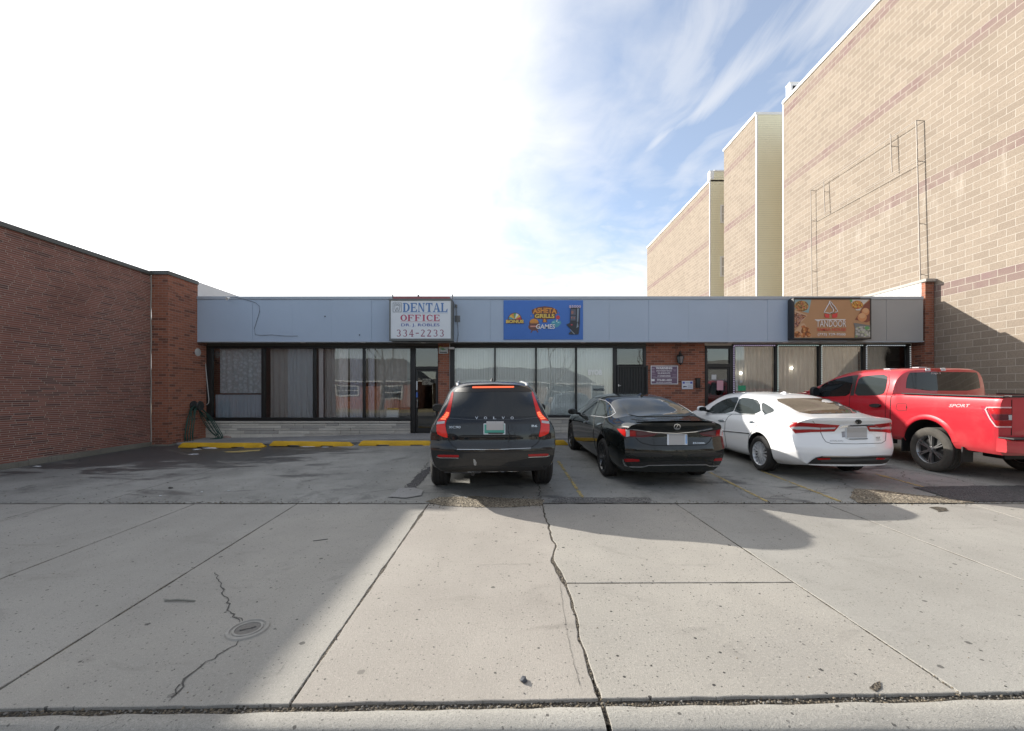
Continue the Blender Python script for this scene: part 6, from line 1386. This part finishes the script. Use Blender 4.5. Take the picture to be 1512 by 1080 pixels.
wht.patch('trunk_chrome', [(1030,292),(1060,276),(1110,271),(1270,267),(1290,274),(1298,284),(1270,280),(1110,284),(1062,292)], M_CHROME, off=.010, sp=12)
wht.patch('license_plate', [(1078,292),(1226,290),(1228,370),(1100,373),(1080,365)], M_PLW, off=.014, th=.02); wht.patch('plate_blank', [(1084,290),(1222,290),(1222,362),(1084,362)], M_PLATE, off=.018, th=.008)
wht.line('plate_frame', [(1100,372),(1228,370)], 5, M_BLACK, off=.018)
wht.patch('window_decal', [(1052,320),(1072,318),(1076,358),(1056,360)], simple('grey_decal', (.28,.28,.30), .6, var=.6, scale=60), off=.004, th=.004)
wht.line('trunk_gap', [(850,245),(878,280),(905,322),(922,362),(942,390),(980,403),(1150,405),(1330,400),(1358,382),(1362,318)], 3.5, simple('white_panel_gap', (.12,.12,.12), .8))
wht.line('emblem', [(1148,250),(1155,240),(1168,237),(1181,240),(1188,250),(1181,259),(1168,263),(1155,259)], 5, M_BLACK, off=.012, seg=5, closed=True); wht.line('emblem', [(1155,244),(1168,248),(1181,244)], 5, M_BLACK, off=.012, seg=5); wht.line('emblem', [(1168,240),(1162,250),(1168,260),(1174,250),(1168,240)], 4, M_BLACK, off=.012, seg=5)
wht.text('badge', 'AVALON', (1014,384), (92,11), simple('badge_shadow', (.35,.35,.35), .3, .6), space='px', off=.008, bold=.0); wht.text('badge', 'XLE', (1302,362), (30,13), simple('badge_dark', (.2,.2,.2), .3, .6), space='px', off=.008, bold=.02); wht.text('badge', 'HYBRID', (1306,378), (36,7), simple('badge_dark', (.2,.2,.2), .3, .6), space='px', off=.008, bold=.0)
wht.patch('rear_valance', [(812,545),(845,518),(872,500),(925,490),(1040,493),(1150,494),(1250,492),(1340,489),(1414,485),(1410,530),(1330,546),(1100,548)], M_BLACK, off=.016, sp=8, tow=True)
wht.line('valance_chrome', [(920,492),(1150,494),(1412,485)], 8, M_SATIN, off=.024, seg=10, tow=True)
wht.patch('reflector', [(880,505),(970,503),(975,515),(890,517)], L_RED, off=.026, sp=10, tow=True, mirror=True)
wht.patch('valance_inset', [(900,515),(1150,512),(1405,502),(1400,515),(1150,528),(910,530)], simple('grey_plastic', (.05,.05,.05), .6), off=.021, sp=10, tow=True)
wht.line('door_molding', [(200,312),(300,322),(410,332)], 6, M_LINE, off=.010, mirror=True)
wht.line('door_gap', [(290,196),(262,215),(240,250),(236,330),(250,425)], 3, simple('white_door_gap', (.16,.16,.16), .8), mirror=True); wht.line('door_gap', [(495,204),(470,262),(440,300),(405,350),(400,395),(408,480)], 3, simple('white_door_gap', (.16,.16,.16), .8), mirror=True)
for p in ([(195,238),(232,236),(236,248),(200,251)], [(410,249),(444,247),(448,258),(414,261)]): wht.patch('door_handle', p, M_CHROME, off=.02, th=.02, rnd_=1, sp=9, mirror=True)
mb = MB(); mb.add([(-.03,1.72,1.43),(.03,1.72,1.43),(0,1.72,1.475),(-.035,1.88,1.435),(.035,1.88,1.435),(0,1.80,1.48)], [(0,1,2),(0,2,5,3),(1,4,5,2),(3,5,4)], 0, True); wht.obj(mb, 'antenna', P_WHT)
mirror_part(wht, 1.01, 3.22, 1.03, P_WHT, .11, .08, .065)
wht.patch('windshield', [(-.60,3.05),(.60,3.05),(.70,3.85),(-.70,3.85)], M_TINT2, space='top', sp=.1)
# ---------------------------------------------------------------- red pickup
trk = Car('pickup_truck', 'bright red crew cab pickup with dusty tyres along the tan block wall', 'pickup truck', (8.86, 7.92), .4, 1.30, .03)
trk.map = lambda p: (1190+p[0]/4.696, 530+p[1]/4.696)
bed = [(.93,.50),(.985,.58),(1.0,.85),(1.005,1.17),(.99,1.34),(.975,1.42),(.93,1.437),(.5,1.437),(0,1.437)]
cabl = [(.93,.50),(.985,.58),(1.0,.85),(1.005,1.15),(.985,1.30),(.965,1.40),(.92,1.437),(.5,1.437),(0,1.437)]
hood = lambda z: [(.90,.50),(.97,.58),(1.0,.85),(1.0,1.12),(.97,1.25),(.92,z-.06),(.80,z-.01),(.45,z),(0,z)]
S_ = {.12: [(w_*.985, z) for w_, z in bed], .2: bed, 1.3: bed, 1.88: bed, 2.1: cabl, 4.5: cabl, 4.85: hood(1.42), 5.4: hood(1.36), 5.78: [(w_*.94, z) for w_, z in hood(1.26)]}
V, Fc = loft(S_, [0,.4,.4,.45,.4,.4,.3,.3,0], rwarp([.5,1.0,1.3,1.44], [.04,.015,.01,0], .10, 1.0, 8, .6), fwarp(5.78, .2, 1.0, 3, .8))
body = trk.skin('body', V, Fc, P_RED)
AR = [(x0, x1, y, .50, .475) for y in (1.36, 4.99) for x0, x1 in ((-1.3, -.70), (.70, 1.3))]
trk.cut(body, AR, M_ARCH)
cab = lambda k, zt_: [(.96,1.40),(.955,1.46),(.90,1.46+(zt_-1.46)*.52),(.80,zt_-.085),(.66,zt_-.014),(.4,zt_),(0,zt_)]
S_ = {1.94: cab(0,1.93), 2.02: cab(0,1.955), 2.5: cab(0,1.975), 3.35: cab(0,1.96), 3.8: [(.96,1.40),(.95,1.45),(.89,1.66),(.80,1.81),(.66,1.865),(.4,1.88),(0,1.885)], 4.4: [(.95,1.40),(.94,1.44),(.88,1.54),(.79,1.60),(.65,1.63),(.4,1.64),(0,1.645)], 4.85: [(.94,1.39),(.93,1.41),(.87,1.42),(.78,1.425),(.65,1.43),(.4,1.432),(0,1.434)]}
V, Fc = loft(S_, [0,.3,.46,.42,.42,.4,0], lambda x, y, z: y+(max(0, z-1.42)*.10+.20*(abs(x)/.95)**2.6)*max(0, 1-(y-1.94)/.9)**2, None)
trk.skin('cab', V, Fc, P_RED)
wheels(trk, 1.30, 3.69, 1.745, .412, .27, .262, 6, simple('grey_alloy', (.30,.30,.30), .35, .8), 'twin', M_DUSTY)
trk.patch('side_window', [(72,232),(100,196),(142,165),(220,138),(290,122),(330,118),(318,190),(302,256),(200,262),(82,264)], M_TINT, rnd_=1, mirror=True, sp=14)
trk.patch('side_window', [(336,256),(350,190),(372,126),(460,115),(568,110),(562,170),(548,232),(520,252),(430,256)], M_SIDEG, rnd_=1, mirror=True, sp=14)
trk.patch('pillar_cover', [(312,118),(366,112),(350,160),(332,256),(306,256),(322,180)], M_BLACK, off=.003, sp=16, mirror=True)
trk.patch('rear_window', [(-.76,1.50),(.76,1.50),(.745,1.70),(.70,1.845),(.66,1.88),(-.66,1.88),(-.70,1.845),(-.745,1.70)], M_TINT, space='rear', rnd_=1, sp=.08)
trk.patch('brake_light', [(830,74),(960,72),(960,86),(830,90)], L_RED, off=.015, sp=14); 
for q in ([(828,72),(862,71),(860,86),(826,88)], [(928,71),(964,70),(964,84),(930,86)]): trk.patch('cargo_lamp', q, L_CLEAR, off=.022, sp=8)
for x in (-.62, -.0, .62):
    mb = MB(); mb.box(x-.09, x+.09, 2.5, 2.66, 1.972-(.03 if x else 0), 2.0-(.03 if x else 0), bev=.012); trk.obj(mb, 'marker_cap', L_CLEAR)
tl = [(1216,326),(1262,332),(1420,334),(1420,420),(1422,482),(1312,478),(1268,430),(1228,375)]
lamps = trk.patch('taillight', tl, simple('lamp_red_housing', (.40,.02,.04), .2, coat=1), off=.008, sp=14, mirror=True)
for lo, o in zip(lamps, trk.patch('lamp_segment', [(1265,344),(1420,344),(1420,382),(1290,382)], L_RED2, off=.016, sp=12, mirror=True)): o.parent = lo
for lo, o in zip(lamps, trk.patch('lamp_segment', [(1288,386),(1420,386),(1420,424),(1312,426)], L_DARKR, off=.016, sp=12, mirror=True)): o.parent = lo
for lo, o in zip(lamps, trk.patch('lamp_segment', [(1312,430),(1420,428),(1420,468),(1328,466)], L_RED, off=.016, sp=12, mirror=True)): o.parent = lo
for lo, o in zip(lamps, trk.patch('lamp_clear', [(1398,390),(1420,390),(1420,424),(1400,424)], L_CLEAR, off=.020, sp=8, mirror=True)): o.parent = lo
trk.line('lamp_surround', [(1418,338),(1262,338),(1252,352),(1280,410),(1318,466),(1330,472),(1418,472)], 8, simple('pale_red_trim', (.62,.38,.38), .3), off=.020, seg=12, mirror=True)
trk.patch('door_handle', [(445,322),(470,312),(520,314),(526,330),(500,338),(455,334)], M_BLACK, off=.035, th=.03, rnd_=1, sp=12, mirror=True)
trk.line('fuel_door', [(632,312),(690,308),(700,322),(696,358),(640,360),(624,345)], 3.5, simple('red_gap', (.12,.006,.01), .8), closed=True)
trk.patch('dent_spot', [(694,330),(702,332),(701,344),(695,342)], M_SEAMC, off=.003, th=.004, sp=5)
trk.line('cab_gap', [(620,250),(592,262),(586,300),(584,420),(590,560)], 5, M_SEAMC)
trk.line('door_gap', [(575,110),(580,170),(560,240),(552,300),(550,420),(585,470)], 3.5, simple('red_gap', (.12,.006,.01), .8), mirror=True); trk.line('door_gap', [(305,258),(300,340),(305,460)], 3.5, simple('red_gap', (.12,.006,.01), .8), mirror=True)
trk.line('tailgate_gap', [(1427,262),(1427,400),(1424,530)], 5, M_SEAMC)
trk.text('decal', 'SPORT', (1066, 325), (150,22), simple('pale_decal', (.60,.30,.31), .4), space='px', bold=.02, off=.003, shear=.3)
trk.text('window_sticker', 'Stage 3', (897, 102), (66,14), simple('white_vinyl', (.55,.56,.56), .5), space='px', off=.010)
# wheel arch lips
for y in (1.36, 4.99):
    for sg in (-1, 1):
        mb = MB(); D = []; n = 26
        for k in range(n+1):
            a = R(8+160*k/n); D.append((sg*.988, y+.555*math.cos(a), .50+.555*math.sin(a)))
        vs = []; fs = []
        for k in range(n+1):
            a = R(8+160*k/n); c_, s__ = math.cos(a), math.sin(a)
            for rr, xx in ((.472,.985),(.473,1.008),(.49,1.016),(.53,1.012),(.575,.999)): vs.append((sg*(.985+(xx-.985)*min(1, 4*min(k, n-k)/n+.15)), y+rr*c_, .50+rr*s__))
        for k in range(n):
            for j in range(4): fs.append((5*k+j, 5*k+j+1, 5*k+j+6, 5*k+j+5))
        mb.add(vs, fs, 0, True); trk.obj(mb, 'wheel_arch_flare', P_RED, None, 60)
for sg in (-1, 1):
    mb = MB(); mb.box(sg*.90, sg*.998, .13, 1.90, 1.4375, 1.458, bev=.006); trk.obj(mb, 'bed_rail_cap', M_BLACK)
    mb = MB(); mb.box(sg*.86, sg*.99, 2.1, 4.3, .40, .49, bev=.02); trk.obj(mb, 'running_board', M_BLACK)
    for yy in (.72, 1.86):
        mb = MB(); mb.box(sg*.80, sg*.985, yy, yy+.025, .28, .55); trk.obj(mb, 'mud_flap', M_BLACK)
mb = MB(); mb.box(-.88, .88, .11, .22, 1.4375, 1.47, bev=.008); trk.obj(mb, 'tailgate_cap', M_BLACK)
mb = MB(); n = 16; vs = []
for k in range(n+1):
    x = -1.0+2.0*k/n; u_ = abs(x); yb = -.06+.12*u_**5
    vs += [(x, yb, .56), (x, yb-.01, .60), (x, yb, .75), (x, yb+.03, .775), (x, .2, .775), (x, .2, .56)]
fs = []
for k in range(n):
    for j in range(6): fs.append((6*k+j, 6*k+(j+1) % 6, 6*k+6+(j+1) % 6, 6*k+6+j))
fs += [tuple(range(6)), tuple(6*n+j for j in range(6))[::-1]]; mb.add(vs, fs, 0, True); trk.obj(mb, 'bumper', P_RED, None, 40)
mb = MB(); mb.box(-.99, .99, -.03, -.0+.19, .776, .80, bev=.01); trk.obj(mb, 'bumper_step', M_BLACK)
mb = MB(); mb.box(-.45, -.1, .55, .9, .36, .52, bev=.03); mb.box(-.9, .9, 1.25, 1.35, .36, .46, bev=.03); trk.obj(mb, 'underbody', M_BLACK)
mirror_part(trk, 1.10, 4.2, 1.42, M_BLACK, .10, .10, .13)
trk.patch('windshield', [(-.66,3.75),(.66,3.75),(.76,4.65),(-.76,4.65)], M_TINT, space='top', sp=.12)
M_WTRIM = simple('white_house_trim', (.45,.45,.43), .6)
# ================================================================ across the street (seen mirrored in the windows and the car glass)
M_BARK = simple('grey_bark', (.085,.072,.06), .95, var=.35, scale=8)
def bare_tree(x, y, h, seed, label):
    rnd = random.Random(seed); e = empty('bare_tree', (x, y, -.17), label, 'tree', 'bare street trees'); mb = MB(); tw = MB()
    def grow(p, d, L, r, dep, m_):
        n = 4; pts = [p]; rs = [r]; q = p.copy(); dd = d.copy()
        for k in range(n):
            dd = (dd+Vector((rnd.gauss(0,.13), rnd.gauss(0,.13), rnd.gauss(.03,.08)))).normalized(); q = q+dd*(L/n); pts.append(q.copy()); rs.append(r*(1-.32*(k+1)/n))
        m_.tube(pts, rs, 6 if dep < 2 else 4)
        if dep >= 5 or r < .006: return
        for k in range(2 if dep < 1 else rnd.choice((2,3))):
            a = rnd.uniform(0, 6.28); sp_ = rnd.uniform(.35, .8); nd_ = (dd+Vector((math.cos(a)*sp_, math.sin(a)*sp_, rnd.uniform(-.05,.25)))).normalized()
            grow(pts[-1] if k else pts[-2], nd_, L*rnd.uniform(.62,.85), rs[-1]*rnd.uniform(.55,.78), dep+1, tw)
    grow(Vector((x, y, -.2)), Vector((rnd.gauss(0,.05), 0, 1)), h*.30, h*.022, 0, mb)
    mb.build('trunk', M_BARK, e); tw.build('branches', M_BARK, e)
for a in ((-13,-15,11,3,'tall bare tree standing before the brick house across the street'), (-27,-15.5,10,5,'bare tree at the far end of the brick house across the street'), (3,-15,11,8,'bare tree between the two houses across the street'), (13,-14.5,9,11,'smaller bare tree by the pale bungalow across the street'), (-40,-17,12,14,'big bare tree past the brick house across the street'), (33,-16,11,17,'bare tree right of the pale bungalow across the street')): bare_tree(*a)
def house(x0, x1, y0, y1, ze, zr, wall, roof, label, wins, door):
    e = empty('house', ((x0+x1)/2, y1, -.17), label, 'house'); mb = MB(); mb.box(x0, x1, y0, y1, -.2, ze); mb.build('wall', wall, e)
    mb = MB(); o = .5; yc = (y0+y1)/2
    P = [(x0-o,y0-o,ze),(x1+o,y0-o,ze),(x1+o,y1+o,ze),(x0-o,y1+o,ze),(x0+2.5,yc,zr),(x1-2.5,yc,zr)]
    mb.add(P, [(0,1,5,4),(1,2,5),(2,3,4,5),(3,0,4)]); mb.build('roof', roof, e)
    mb = MB(); mb.box(x0-o, x1+o, y1+.3, y1+o, ze-.16, ze-.005); mb.build('eave', M_WTRIM, e)
    for (wx0, wx1, z0, z1) in wins:
        mb = MB()
        for a, b, c, d in ((wx0-.12,wx1+.12,z0-.12,z0),(wx0-.12,wx1+.12,z1,z1+.12),(wx0-.12,wx0,z0,z1),(wx1,wx1+.12,z0,z1),(wx0,wx1,(z0+z1)/2-.04,(z0+z1)/2+.04)): mb.box(a, b, y1, y1+.06, c, d)
        f = mb.build('window', M_WTRIM, e); mb = MB(); mb.box(wx0, wx1, y1+.005, y1+.03, z0, z1); mb.build('pane', M_TINT, f)
    mb = MB(); mb.box(door-.5, door+.5, y1, y1+.05, 0, 2.1); mb.build('door', M_WTRIM, e)
M_SHING = simple('dark_shingles', (.10,.095,.09), .9, var=.3, scale=10); M_SHING2 = simple('pale_grey_shingles', (.24,.235,.22), .9, var=.2, scale=8); M_PALE = simple('pale_house_siding', (.42,.40,.35), .7)
house(-34,-10,-26,-17.5,2.8,5.4, M_BRICK, M_SHING, 'long low brick house across the street, seen mirrored in the dental windows', [(-27,-25.9,1.0,2.2),(-22.5,-20.2,1.3,2.2),(-18.4,-16.2,1.3,2.2),(-13.6,-11.6,1.0,2.2)], -24.2)
house(17,37,-26,-17.5,2.9,5.2, M_PALE, M_SHING2, 'pale bungalow with a grey roof across the street, seen mirrored in the restaurant windows', [(19,20.6,1,2.2),(23,26,1,2.2),(29.5,31.5,1,2.2)], 27.6)
house(-9,9,-30,-21,2.7,4.6, simple('tan_brick_wall', (.22,.15,.10), .9, var=.2), M_SHING, 'tan brick house across the street between the bare trees', [(-5,-3,1,2.3),(4,7,1,2.3),(9,10.5,1,2.3)], 1)
house(-70,-38,-34,-20,6,9, M_BRICK, M_SHING, 'two storey brick house far left across the street', [(-60,-58,1,2.4),(-50,-48,1,2.4)], -45); house(40,75,-34,-20,6,9, simple('brown_brick_wall', (.14,.085,.06), .9, var=.2), M_SHING, 'two storey brown house far right across the street', [(44,46,1,2.4),(52,54,1,2.4)], 60)
